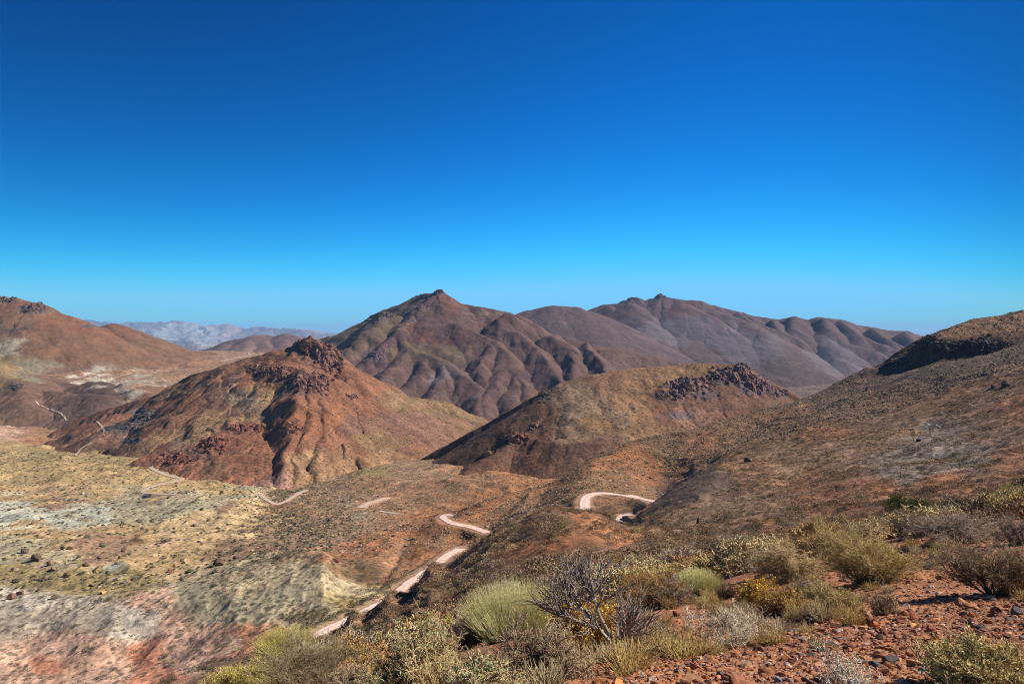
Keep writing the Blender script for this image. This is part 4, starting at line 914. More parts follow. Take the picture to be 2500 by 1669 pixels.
def broom_bush(seed, h, rad, n=2600, low=(.13, .115, .085), mid=(.23, .25, .12), tip=(.42, .43, .20), dark=0.0, blade=.0026):
    """many thin upright stems from one base, paler towards the tips."""
    rng = np.random.default_rng(seed)
    def fan(n, l0, l1, tilt):
        a = rng.uniform(0, 2 * np.pi, n); q = np.sqrt(rng.uniform(0, 1, n))
        st = np.stack([np.cos(a) * q, np.sin(a) * q, np.zeros(n)], -1) * .45
        tl = np.tan(tilt * q)
        d = np.stack([np.cos(a) * tl, np.sin(a) * tl, np.ones(n)], -1) + rng.normal(0, .14, (n, 3))
        return grow(rng, st, d, rng.uniform(l0, l1, n), 5, .06, .05)
    A = fan(n, .55, 1.0, .95); B = fan(n // 6, .3, .6, 1.1)
    A, B = fit([A, B], h, rad)
    v, f, t = tubes(A, np.full(len(A), blade * 1.2), np.full(len(A), blade * .45))
    c = np.where(t[:, None] < .5, np.array(low) * (1 - 2 * t[:, None]) + np.array(mid) * 2 * t[:, None], np.array(mid) * (2 - 2 * t[:, None]) + np.array(tip) * (2 * t[:, None] - 1))
    c = np.clip(c * (1 + rng.normal(0, .18, len(A)).repeat(18)[:, None]), .01, .9)
    v2, f2, t2 = tubes(B, np.full(len(B), .006), np.full(len(B), .003))
    return [("foliage", v, f, c, M_LEAF), ("woody_base", v2, f2, np.clip(np.array(low)[None] * .8 * (1 + rng.normal(0, .3, len(B)).repeat(18)[:, None]), .01, .9), M_WOOD)]
def grass_tuft(seed, h, rad, n=420, col=(.42, .30, .12)):
    rng = np.random.default_rng(seed)
    a = rng.uniform(0, 2 * np.pi, n); q = np.sqrt(rng.uniform(0, 1, n))
    st = np.stack([np.cos(a) * q, np.sin(a) * q, np.zeros(n)], -1) * .6
    d = np.stack([np.cos(a) * q, np.sin(a) * q, np.ones(n)], -1) + rng.normal(0, .35, (n, 3))
    A, = fit([grow(rng, st, d, rng.uniform(.5, 1, n), 4, .12, -.08)], h, rad)
    v, f, t = tubes(A, np.full(n, .0024), np.full(n, .0010))
    return v, f, np.clip(np.array(col)[None] * (.75 + .5 * t[:, None]) * (1 + rng.normal(0, .2, n).repeat(15)[:, None]), .01, .9)
def thing_from(name, parts, loc, label, cat, group=None, rotz=0.0):
    o = empty(name, loc); o.rotation_euler = (0, 0, rotz)
    for pn, v, f, c, m in parts:
        build_mesh(pn, v, f, m, True, c, 'tint', parent=o)
    return tag(o, label, cat, group)
def gz(x, y): return float(near_hz(x, y)[0])

# ---- the shrubs one can tell apart: (base column, base row, top row, width in pixels, kind, label, extra)
BUSHES = [
 (745,1672,1545,290,'greybroom',"dark grey twiggy shrub with yellow green shoots on top, at the bottom edge"),
 (600,1690,1610,150,'lime',"low yellowish leafy shrub at the lower left corner of the foreground, leftmost of the shrubs"),
 (1012,1690,1492,250,'thorn',"big beige thorny shrub with tangled curly twigs, left of the pale green broom shrub"),
 (1255,1560,1398,250,'ephedra',"pale green broom like shrub with upright needle stems, tallest at the front of the slope"),
 (1310,1665,1475,250,'grey2',"big brown grey twiggy shrub in front of the pale green broom shrub"),
 (1120,1660,1540,150,'dead',"smaller bare brown shrub squeezed between the beige thorny shrub and the brown grey shrub"),
 (1425,1590,1440,220,'gold',"shrub with golden yellow leaves over bare grey twigs, beside the twisted trunk"),
 (1590,1490,1372,170,'brown',"upright brown shrub with yellow tinged tips, behind the golden leaved shrub"),
 (1712,1452,1374,110,'ephedra2',"small pale green broom shrub with a yellow right side, next to the upright brown shrub"),
 (1775,1460,1404,56,'darkstick',"dark shrub of bare upright sticks just right of the small pale green broom shrub"),
 (1612,1570,1497,120,'fan',"low fan of bare grey branches leaning right, just right of the twisted trunk"),
 (1785,1580,1456,230,'white',"whitish grey dead shrub of tangled bare twigs on the gravel edge"),
 (1888,1405,1335,125,'grey',"grey twiggy shrub standing behind the whitish dead shrub, upslope"),
 (1930,1420,1300,165,'thornpale',"pale beige twig shrub left of the large olive rounded shrub"),
 (2130,1420,1258,255,'olive',"large rounded olive shrub with a dense crown, middle right of the foreground"),
 (2237,1277,1203,125,'green',"dark green dense leafy bush, the darkest green one on the right slope"),
 (2350,1322,1232,225,'mauve',"wide grey purple twiggy shrub right of the large olive shrub"),
 (2450,1450,1290,235,'darkgrey',"big dark twiggy shrub at the right edge above the red gravel"),
 (2478,1240,1172,90,'lime2',"bright olive green bush at the right edge near the top of the foreground slope"),
 (2045,1500,1408,135,'darkolive',"dark upright shrub with grass around its foot at the edge of the red gravel"),
 (2160,1500,1425,70,'dead2',"small sparse bare shrub right of the dark upright shrub, on gravel"),
 (2395,1700,1535,250,'olive2',"yellow olive leafy shrub in the bottom right corner"),
 (2085,1690,1560,190,'bare',"sparse bare grey branches sticking up at the bottom edge of the gravel"),
 (1915,1500,1415,120,'brown',"yellowish leafy shrub left of the dark upright shrub, above the whitish dead shrub"),
 (1425,1402,1366,50,'greens',"small dark green bush behind the golden leaved shrub"),
 (1700,1365,1340,44,'ephedra3',"small round pale green shrub alone on bare red ground, above the brown shrubs"),
 (2400,1265,1195,130,'thornpale2',"straw coloured twig shrub behind the wide grey purple shrub, near the right edge"),
 (2055,1330,1285,110,'dead3',"low grey shrub on the slope brow left behind the large olive shrub"),
 (1820,1350,1310,90,'mauve2',"low rounded mauve grey shrub on the slope brow above the grey twiggy shrub"),
 (1245,1460,1415,90,'grey3',"low dark shrub just behind the pale green broom shrub on the slope"),
 (1480,1425,1395,70,'yellow2',"small yellow flowered looking tuft shrub behind the golden leaved shrub, on orange soil"),
 (2485,1330,1245,120,'mauve3',"straggly grey shrub at the right edge, behind the big dark shrub"),
 (690,1600,1530,150,'limebroom',"yellow green grassy broom shrub behind the dark grey shrub at lower left"),
 (540,1695,1635,130,'olive3',"low olive shrub at the bottom edge between the two lowest left shrubs"),
 (835,1700,1610,150,'dead4',"bare brown grey shrub at the bottom edge, right of the dark grey one"),
 (935,1705,1620,140,'thorn2',"short beige shrub at the bottom edge below the big beige thorny shrub"),
 (1185,1705,1590,190,'thorn3',"beige tangled shrub at the bottom edge below the pale green broom shrub"),
 (1395,1660,1545,150,'dead5',"dark bare shrub between the brown grey shrub and the twisted trunk"),
 (1130,1590,1490,130,'mauve4',"grey shrub left of the pale green broom shrub, behind the bare brown shrub"),
 (1640,1480,1400,120,'mauve5',"grey twigged shrub between the upright brown shrub and the small pale green broom"),
 (1560,1470,1390,90,'yellow3',"golden tinged shrub left of the upright brown shrub"),
 (1850,1475,1400,110,'yellow4',"yellow leafy shrub just above the whitish dead shrub, on its right"),
 (1980,1465,1395,110,'grey4',"small dark grey shrub left above the dark upright shrub"),
 (880,1660,1590,110,'brown2',"low brown shrub with yellow tips right beside the dark grey shrub at lower left"),
]
seed = 100
for bx, by, ty, wpx, kind, label in BUSHES:
    seed += 1
    p = hit_near(bx, min(by, 1700), 2.0)
    Yb = p[1]; h = (by - ty) / FPX * Yb * .78; rad = wpx / 2 / FPX * Yb * 1.0
    # rows measure the slanted view: the crown's near side already covers part of the height
    tr = max(0.0016, Yb / FPX * 0.36)
    k = kind.rstrip('2345')
    if k == 'ephedra': parts = broom_bush(seed, h, rad, 3600, (.15, .13, .08), (.37, .37, .16), (.66, .62, .30), blade=tr)
    elif k == 'limebroom': parts = broom_bush(seed, h, rad, 2200, (.14, .11, .06), (.36, .32, .10), (.62, .53, .18), blade=tr)
    elif k == 'greybroom': parts = broom_bush(seed, h, rad, 700, (.07, .06, .055), (.14, .12, .08), (.52, .45, .17), blade=tr) + [q for q in twig_bush('grey', seed, h * .8, rad * .95, 2.2, tr) if q[0] == 'twig_crown']
    elif k in ('darkgrey',): parts = twig_bush('grey', seed, h, rad, 2.2, tr)
    elif k == 'grey': parts = twig_bush('dead' if kind in ('grey2', 'grey4') else 'mauve', seed, h, rad, 2.3, tr)
    elif k == 'darkstick': parts = broom_bush(seed, h, rad, 260, (.06, .045, .035), (.09, .065, .045), (.16, .11, .07), blade=tr * 1.3)
    elif k == 'fan': parts = twig_bush('dead', seed, h, rad, .5, tr)
    elif k == 'bare': parts = twig_bush('white', seed, h, rad, .25, tr * .8)
    elif k == 'gold': parts = twig_bush('yellow', seed, h, rad, 1.4, tr)
    elif k == 'darkolive': parts = twig_bush('olive', seed, h, rad, 1.0, tr)
    elif k in ('thornpale',): parts = twig_bush('thorn', seed, h, rad, 1.6, tr)
    elif k == 'greens': parts = twig_bush('green', seed, h, rad, .4, tr)
    else: parts = twig_bush(k, seed, h, rad, 2.2 if wpx > 200 else 1.6, tr)
    thing_from("broom_shrub" if 'broom' in k or 'ephedra' in k else "desert_shrub", parts, (p[0], p[1] + rad * .25, gz(p[0], p[1] + rad * .25) - .03), label, "shrub")
# the twisted trunk: a few thick bare limbs sweeping left and right from one foot
def twisted_shrub():
    rng = np.random.default_rng(55)
    p = hit_near(1508, 1588, 2.0); Y = p[1]; u = Y / FPX
    limbs = [[(1508,1588),(1485,1545),(1450,1513),(1412,1495),(1380,1490),(1366,1478)],[(1450,1513),(1420,1490),(1398,1470),(1390,1450)],[(1505,1580),(1500,1560),(1515,1530),(1530,1500)],[(1485,1545),(1460,1500),(1450,1470),(1430,1445)],[(1512,1586),(1530,1565),(1526,1545)]]
    P0 = []
    for L in limbs:
        L = np.array(L, float); s = np.linspace(0, len(L) - 1, 9)
        x = np.interp(s, range(len(L)), L[:, 0]); y = np.interp(s, range(len(L)), L[:, 1])
        q = np.stack([(x - 1508) * u, rng.normal(0, .03, 9).cumsum(), (1588 - y) * u], -1)
        q[0, 1] = 0; P0.append(q)
    P0 = np.array(P0); k = Y * .0042
    w = tubes(P0, np.full(5, .0065 * Y / 2), np.full(5, .002 * Y / 2), 6)
    s, d, L1 = children_of(rng, P0, 14, .3, .5, .3, np.full(5, .9), .25); P1 = grow(rng, s, d, L1, 5, .2, .1)
    s, d, L2 = children_of(rng, P1, 8, .2, .5, .6, L1, .2); P2 = grow(rng, s, d, L2, 4, .18, .08)
    t1 = tubes(P1, np.full(len(P1), .009), np.full(len(P1), .004), 4); t2 = tubes(P2, np.full(len(P2), .0042), np.full(len(P2), .002))
    def cc(n, b): return jitter_col(rng, b, n, .2)
    parts = [("trunk", w[0], w[1], cc(len(w[0]), (.30, .265, .235)), M_WOOD),
             ("twig_crown", np.concatenate([t1[0], t2[0]]), np.concatenate([t1[1], t2[1] + len(t1[0])]), cc(len(t1[0]) + len(t2[0]), (.27, .225, .19)), M_TWIG)]
    thing_from("twisted_shrub", parts, (p[0], p[1] - .15, gz(p[0], p[1] - .15) - .03), "old shrub with a thick twisted grey trunk sweeping left, below the golden leaves", "shrub")
twisted_shrub()
print("bushes", round(time.time() - T0, 1))

# ---- dry grass among the foreground shrubs
tv, tf, tc_ = zip(*[grass_tuft(900 + i, .13, .13, 170, c) for i, c in enumerate([(.40, .28, .10), (.44, .33, .15), (.36, .24, .09), (.42, .34, .20)])])
tufts = [bpy.data.objects.new("straw_tuft", None) for _ in range(0)]
proto = [build_mesh("straw_tuft", v, f, M_LEAF, True, c, 'tint', link=False) for v, f, c in zip(tv, tf, tc_)]
GR = [(1530,1640),(1840,1560),(1870,1570),(1900,1540),(2150,1400),(2180,1390),(2210,1380),(2240,1350),(2290,1340),(2110,1420),(2060,1505),(2030,1500),(1990,1490),(1960,1500),(2330,1330),(2380,1310),(2420,1300),(1940,1410),(1880,1400),(1450,1620),(1640,1470),(1690,1470),(1830,1470),(2100,1470),(2130,1440),(1960,1450),(1990,1420),(1330,1680),(900,1670),(1090,1690),(1620,1590),(1540,1570),(1660,1600),(1760,1500),(1800,1510),(2470,1450),(2300,1340),(1740,1460),(1560,1500)]
rg = np.random.default_rng(21)
for i in range(150):
    gx_, gy_ = GR[i] if i < len(GR) else None or (GR[rg.integers(len(GR))][0] + rg.normal(0, 34), GR[rg.integers(len(GR))][1])
    if i >= len(GR):
        b = GR[rg.integers(len(GR))]; gx_, gy_ = b[0] + rg.normal(0, 40), b[1] + rg.normal(0, 14)
    p = hit_near(gx_, min(gy_, 1690), 2.0)
    o = bpy.data.objects.new("straw_tuft", proto[i % 4].data); C.objects.link(o)
    s = rg.uniform(.6, 1.35); o.location = (p[0], p[1], p[2] - .01); o.scale = (s, s, s * rg.uniform(.7, 1.2)); o.rotation_euler = (0, 0, rg.uniform(0, 6.28))
    tag(o, "small tuft of dry golden grass between foreground shrubs, one of many", "tuft", "dry grass tufts among the foreground shrubs")

# ---- rocks: faceted convex stones
def ico(sub):
    t = (1 + 5 ** .5) / 2
    v = [(-1,t,0),(1,t,0),(-1,-t,0),(1,-t,0),(0,-1,t),(0,1,t),(0,-1,-t),(0,1,-t),(t,0,-1),(t,0,1),(-t,0,-1),(-t,0,1)]
    f = [(0,11,5),(0,5,1),(0,1,7),(0,7,10),(0,10,11),(1,5,9),(5,11,4),(11,10,2),(10,7,6),(7,1,8),(3,9,4),(3,4,2),(3,2,6),(3,6,8),(3,8,9),(4,9,5),(2,4,11),(6,2,10),(8,6,7),(9,8,1)]
    v = [np.array(a, float) / np.linalg.norm(a) for a in v]
    for _ in range(sub):
        mid = {}; nf = []
        def m(a, b):
            k = (min(a, b), max(a, b))
            if k not in mid:
                q = v[a] + v[b]; v.append(q / np.linalg.norm(q)); mid[k] = len(v) - 1
            return mid[k]
        for a, b, c in f:
            ab, bc, ca = m(a, b), m(b, c), m(c, a)
            nf += [(a, ab, ca), (b, bc, ab), (c, ca, bc), (ab, bc, ca)]
        f = nf
    return np.array(v), np.array(f)
ICO = {k: ico(k) for k in (0, 1, 2, 3)}
def rock(rng, sub=2, dims=(1, .8, .6), planes=11, rough=.05):
    v, f = ICO[sub]; v = v.copy()
    for _ in range(planes):
        nn = nrm(rng.normal(0, 1, 3)); o = rng.uniform(.5, .85)
        d = v @ nn - o
        v -= np.where(d > 0, d, 0)[:, None] * nn
    v *= 1 + rng.normal(0, rough, (len(v), 1))
    return v * np.array(dims), f
def rotm(rng, tilt=.5):
    a, b, c = rng.uniform(0, 6.28), rng.normal(0, tilt), rng.normal(0, tilt)
    ca, sa, cb, sb, cc_, sc_ = math.cos(a), math.sin(a), math.cos(b), math.sin(b), math.cos(c), math.sin(c)
    return np.array([[ca, -sa, 0], [sa, ca, 0], [0, 0, 1]]) @ np.array([[1, 0, 0], [0, cb, -sb], [0, sb, cb]]) @ np.array([[cc_, 0, sc_], [0, 1, 0], [-sc_, 0, cc_]])
rk = np.random.default_rng(31)
def single_rock(name, px, py, wpx, hpx, col, label, cat, ymin=2.0, mat=None, group=None, sink=.3, sub=3, tilt=.25, p=None):
    p = hit_near(px, py, ymin) if p is None else p
    u = p[1] / FPX; w, h = wpx * u / 2, hpx * u / 2
    v, f = rock(rk, sub, (w, w * rk.uniform(.7, 1), h), rk.integers(9, 15), .03)
    v = v @ rotm(rk, tilt).T if tilt else v
    c = np.array(col)[None] * (1 + .18 * fbm(v[:, 0] / w * 1.5, v[:, 2] / h * 1.5 + v[:, 1], 3, int(px)))[:, None]
    o = build_mesh(name, v, f, mat or M_ROCK, False, np.clip(c, .01, .9), 'tint')
    o.location = (p[0], p[1], p[2] + h * (1 - sink) * .7)
    return tag(o, label, cat, group)
BOULDERS = [
 (60,1349,26,20,(.10,.075,.055),"dark rounded boulder at the left edge, on the grey patch of the valley shelf"),
 (90,1368,28,26,(.12,.085,.06),"dark split boulder right below the rounded one near the left edge of the shelf"),
 (122,1380,18,18,(.22,.15,.09),"tan boulder, upper of a touching pair on the left part of the shelf"),
 (131,1391,16,14,(.24,.17,.10),"tan boulder, lower of a touching pair on the left part of the shelf"),
 (165,1407,30,18,(.20,.13,.07),"flat topped brown boulder alone below the tan pair on the shelf"),
 (238,1394,46,16,(.27,.18,.09),"long tilted slab of tan rock lying on the shelf"),
 (212,1380,18,10,(.20,.14,.08),"low brown rock at the upper left end of the long tilted slab"),
 (153,1340,14,12,(.11,.085,.05),"dark boulder in the upper row at the left, beside a second one like it"),
 (171,1340,16,10,(.12,.09,.05),"low dark boulder in the upper row at the left, right beside the first"),
 (140,1336,10,9,(.36,.27,.16),"small pale boulder left of the dark pair in the upper row"),
 (303,1344,16,11,(.13,.09,.06),"dark boulder in the middle of the sandy shelf, lower of two in line"),
 (300,1325,12,9,(.13,.09,.06),"small dark boulder in the middle of the sandy shelf, upper of two in line"),
 (243,1362,18,11,(.16,.11,.07),"brown boulder between the upper row and the long tilted slab"),
 (292,1363,13,10,(.16,.09,.06),"reddish boulder right of the long tilted slab"),
 (414,1396,15,15,(.26,.11,.07),"red pointed boulder in the middle of the shelf"),
 (425,1384,8,12,(.30,.14,.09),"small upright red rock just behind the red pointed boulder"),
 (531,1381,31,30,(.13,.085,.06),"largest boulder, dark and pointed, at the foot of the grey scrubby slope"),
 (577,1364,22,14,(.12,.085,.06),"dark rock on the grey slope right of the largest boulder"),
 (574,1320,12,10,(.10,.08,.05),"dark rock at the upper right border of the sandy shelf"),
 (505,1350,12,9,(.22,.12,.08),"small red brown rock left above the largest boulder"),
 (49,1450,26,16,(.15,.09,.08),"purple brown boulder, right one of two at the left edge above the pink slope"),
 (27,1461,26,20,(.20,.11,.085),"red brown boulder, left one of two at the left edge above the pink slope"),
 (16,1412,14,11,(.26,.17,.09),"small tan boulder at the left edge of the shelf"),
 (132,1462,28,15,(.15,.11,.07),"brown boulder at the lip of the shelf right of the purple brown pair"),
 (227,1428,18,10,(.17,.11,.06),"brown boulder below the long tilted slab, with a bush beside it"),
 (200,1415,12,9,(.17,.10,.07),"small brown stone between the flat topped boulder and the shelf lip"),
 (254,1447,20,8,(.44,.28,.12),"orange tan slab at the lip of the shelf"),
 (361,1383,11,8,(.20,.13,.07),"small brown rock left of the red pointed boulder"),
 (78,1279,9,9,(.09,.07,.05),"dark rock at the left under the pale cyan bank"),
 (299,1275,10,6,(.10,.08,.06),"dark rock below the grey green knoll"),
 (162,1375,9,7,(.44,.34,.24),"small pale stone on the shelf between the tan pair and the long slab"),
 (203,1206,11,8,(.55,.50,.42),"whitish rock on the yellow plain beside the valley track"),
 (820,1370,24,16,(.24,.10,.06),"rust red rock on the dark brown bank left of the road"),
 (838,1356,15,10,(.24,.10,.06),"small rust rock above the rust red rock, left of the road"),
 (1341,1253,16,12,(.06,.045,.04),"dark rock on top of the orange hummock"),
 (1442,1292,9,11,(.06,.045,.035),"small dark rock on the orange right side of the hummock"),
 (1415,1349,11,14,(.07,.045,.04),"dark pointed rock at the foot of the hummock"),
 (1704,1278,12,24,(.07,.06,.055),"dark upright rock stump on the slope right of the dark spur"),
 (1826,1128,24,17,(.09,.07,.06),"dark boulder with a pale face on the right slope, above the dark spur"),
 (1832,1126,11,13,(.42,.33,.22),"pale tan rock leaning on the dark boulder of the right slope"),
 (2243,1076,15,11,(.075,.06,.06),"dark boulder on the grey right slope left of the white stones"),
 (2232,1074,9,9,(.34,.21,.10),"small orange rock beside the dark boulder on the grey right slope"),
 (2457,942,26,20,(.06,.048,.048),"dark rock outcrop at the right edge below the shaded scarp"),
 (2425,948,22,16,(.07,.055,.055),"low dark rock touching the left of the outcrop at the right edge"),
]
for px, py, w, h, c, lab in BOULDERS:
    single_rock("boulder", px, py, w * .92, h * .95, c, lab, "boulder", ymin=20)
for px, py, w in [(2301,1010,14),(2343,1003,9),(2372,990,9),(2380,994,7),(2366,986,7),(2266,1036,8),(2262,1044,6),(2294,1043,8),(2287,1038,6),(2326,1139,8),(2324,1128,7),(2346,1132,7),(2332,1098,6),(2092,1177,7),(2359,1177,9),(2350,1170,6),(2328,1112,6),(2290,1024,6),(2310,1050,5),(2335,1085,5)]:
    single_rock("quartz_stone", px, py, w * .8, w * .5, (.55, .56, .55), "small whitish stone in the pale streak on the grey right slope, one of several alike", "stone", ymin=20, sub=2, group="white stones on the right slope")
STONES = [
 (1569,1590,27,24,(.40,.17,.08),"square orange stone on the gravel at the foot of the twisted trunk"),
 (2140,1534,26,26,(.38,.14,.06),"pointed orange stone in the middle of the red gravel"),
 (2271,1540,30,18,(.33,.11,.06),"red flat faced stone right of the pointed orange stone"),
 (2196,1515,44,18,(.36,.16,.09),"long orange stone behind the pointed orange stone"),
 (2351,1484,52,28,(.37,.16,.09),"large orange rock on the gravel below the big dark shrub"),
 (2400,1462,70,18,(.12,.095,.09),"long dark flat rock at the foot of the big dark shrub"),
 (2302,1335,24,12,(.45,.27,.19),"pink stone on the path right of the large olive shrub"),
 (2276,1353,20,13,(.30,.27,.26),"grey and dark stone on the path right of the large olive shrub"),
 (2275,1387,38,14,(.08,.07,.065),"dark flat rock on the path below the grey stone"),
 (1937,1396,16,9,(.62,.56,.50),"white stone on bare soil left of the large olive shrub"),
 (1961,1564,34,14,(.40,.24,.17),"pink slab on the gravel right of the whitish dead shrub"),
 (2031,1567,34,10,(.52,.40,.33),"pale pink slab in the middle of the gravel"),
 (2093,1672,70,26,(.26,.30,.36),"blue grey rock at the bottom edge of the picture"),
 (2140,1628,36,24,(.10,.09,.09),"dark grey rock near the bottom above the blue grey rock"),
 (2100,1618,26,14,(.22,.21,.21),"mid grey stone left of the dark grey rock near the bottom"),
 (1897,1664,30,18,(.18,.18,.19),"blue black stone at the bottom edge left of the blue grey rock"),
 (2367,1528,14,30,(.14,.10,.095),"dark upright stone on the right of the gravel"),
 (2392,1534,40,14,(.10,.08,.075),"dark low rock right of the dark upright stone"),
 (2487,1502,36,28,(.13,.10,.10),"dark rock at the right edge of the gravel"),
 (2150,1560,34,14,(.16,.085,.06),"dark red stone just below the pointed orange stone"),
 (1985,1590,22,18,(.33,.13,.06),"rust stone on the lower gravel left of centre"),
 (1765,1655,34,26,(.13,.11,.11),"dark grey rock at the bottom left of the gravel"),
 (1660,1645,26,20,(.11,.095,.10),"blackish stone at the bottom near the pale dry grass"),
 (2240,1610,22,12,(.42,.26,.19),"pinkish flat stone left of the bottom right shrub"),
]
for px, py, w, h, c, lab in STONES:
    single_rock("stone", px, py, w, h, c, lab, "stone", ymin=2, mat=M_STONE)
# strewn stones: 120 larger ones as things, the gravel itself as one body of stuff
sp = [build_mesh("stone", *rock(rk, 2, (1, rk.uniform(.6, .95), rk.uniform(.4, .7)), 10, .04), M_STONE, False, None, link=False) for _ in range(10)]
SC_ = [(.36, .15, .07), (.29, .115, .055), (.40, .21, .115), (.22, .09, .05), (.40, .28, .22), (.14, .11, .10), (.47, .20, .07)]
for i, o_ in enumerate(sp):
    me = o_.data; ca = me.color_attributes.new('tint', 'FLOAT_COLOR', 'POINT')
    cc = np.ones((len(me.vertices), 4), np.float32); cc[:, :3] = SC_[i % len(SC_)]; ca.data.foreach_set("color", cc.ravel())
def gravel_spot(rng):
    while True:
        Y = 2.4 + 12 * rng.random() ** 1.3; px = rng.uniform(1250, 3150)
        # the bare gravel: right of a slanting line, thinning uphill
        if px > 1330 + (Y - 3) * 70 + rng.normal(0, 90): return px, Y
for i in range(130):
    px, Y = gravel_spot(rk); s = rk.uniform(.025, .06) * (1.25 if Y > 6 else 1)
    o = bpy.data.objects.new("loose_stone", sp[i % 10].data); C.objects.link(o)
    x = (px - CX) / FPX * Y; o.location = (x, Y, gz(x, Y) + s * .2); o.scale = (s, s, s)
    o.rotation_euler = (rk.normal(0, .3), rk.normal(0, .3), rk.uniform(0, 6.28))
    tag(o, "fist sized loose stone on the red gravel slope, one of many alike", "stone", "loose stones on the red gravel")
def scatter_mesh(name, base, P, S, rng, cols, mat, tilt=.6, smooth=False, zs=None):
    """many copies of small shapes merged into one mesh. base: list of (v,f)."""
    V, F, Cc, o = [], [], [], 0
    which = rng.integers(0, len(base), len(P))
    for b, (v, f) in enumerate(base):
        m = np.where(which == b)[0]
        if not len(m): continue
        a = rng.uniform(0, 6.283, len(m)); t = rng.normal(0, tilt, len(m)); ca, sa, ct, st = np.cos(a), np.sin(a), np.cos(t), np.sin(t)
        vv = v[None] * S[m][:, None, None]
        if zs is not None: vv = vv * np.stack([np.ones(len(m)), np.ones(len(m)), zs[m]], -1)[:, None]
        y = vv[..., 1] * ct[:, None] - vv[..., 2] * st[:, None]; z = vv[..., 1] * st[:, None] + vv[..., 2] * ct[:, None]
        x = vv[..., 0] * ca[:, None] - y * sa[:, None]; y = vv[..., 0] * sa[:, None] + y * ca[:, None]
        V.append((np.stack([x, y, z], -1) + P[m][:, None]).reshape(-1, 3))
        F.append((f[None] + (np.arange(len(m)) * len(v))[:, None, None]).reshape(-1, f.shape[1]) + o); o += len(m) * len(v)
        c = cols[m][:, None, :] * (1 + rng.normal(0, .16, (len(m), len(v), 1)))
        Cc.append(c.reshape(-1, 3))
    return build_mesh(name, np.concatenate(V), np.concatenate(F), mat, smooth, np.clip(np.concatenate(Cc), .008, .9), 'tint')
NG = 100000
g = np.array([gravel_spot(rk) for _ in range(NG)])
gx_ = (g[:, 0] - CX) / FPX * g[:, 1]; s = np.exp(rk.normal(math.log(.0066), .75, NG)) * (.7 + .06 * g[:, 1]); s = np.clip(s, .0035, .055)
gP = np.stack([gx_, g[:, 1], near_hz(gx_, g[:, 1]) + s * rk.uniform(-.25, .2, NG)], -1)
gcol = np.array(SC_)[rk.choice(7, NG, p=[.27, .22, .14, .15, .08, .06, .08])] * (1 + rk.normal(0, .15, (NG, 1)))
_sm = s < .0095
gfine = scatter_mesh("gravel", [rock(rk, 0, (1, rk.uniform(.5, .9), rk.uniform(.35, .7)), 5, .12) for _ in range(12)], gP[_sm], s[_sm], rk, gcol[_sm], M_STONE); gfine["kind"] = 'stuff'
gP, s, gcol = gP[~_sm], s[~_sm], gcol[~_sm]
gravel = scatter_mesh("gravel", [rock(rk, 1, (1, rk.uniform(.5, .9), rk.uniform(.28, .6)), 9, .10) for _ in range(12)], gP, s, rk, gcol, M_STONE)
gravel["kind"] = 'stuff'
print("stones", round(time.time() - T0, 1))

# ---- rock outcrops on the hills: clusters of angular blocks
def outcrop(hill, px, py, rx, ry, nb, size, col, label, seed_, tall=1.3):
    rng = np.random.default_rng(seed_)
    V, F, Cc, o = [], [], [], 0; acc = []; _c, _s = math.cos(.35), math.sin(.35)
    BED = np.array([[1.35 * _c, 0, _s], [0, 1, 0], [-1.35 * _s, 0, _c]])
    for i in range(nb * 16):
        if len(acc) >= nb * 5: break
        a, b = rng.normal(0, .58, 2) * (1 if acc else 0); q = hit_hill(hill, px + a * rx, py + b * ry) if hill else hit_near(px + a * rx, py + b * ry, 150)
        if q is None or (hill is None and q[1] > 800): continue
        s = size * .33 * math.exp(min(1.0, rng.normal(0, .65))) * (1.15 - .5 * min(1, a * a + b * b))
        if acc and min(np.linalg.norm(q - a_) - 1.25 * (s + b_) for a_, b_ in acc) > 0: continue
        acc.append((q, s))
        v, f = rock(rng, 1, (s, s * rng.uniform(.7, 1.1), s * tall * rng.uniform(.6, 1.3)), 9, .05)
        v = v @ (rotm(rng, .10) if rng.random() < .35 else BED + rng.normal(0, .06, (3, 3))).T + q + np.array([0, .35 * s, -s * tall * .28])
        V.append(v); F.append(f + o); o += len(v)
        Cc.append(np.tile(np.array(col) * np.array((1.12, 1.0, .95)) * (1 + rng.normal(0, .3)), (len(v), 1)))
    ob = build_mesh("rock_outcrop", np.concatenate(V), np.concatenate(F), M_ROCK, False, np.clip(np.concatenate(Cc), .01, .8), 'tint')
    return tag(ob, label, "rock outcrop")
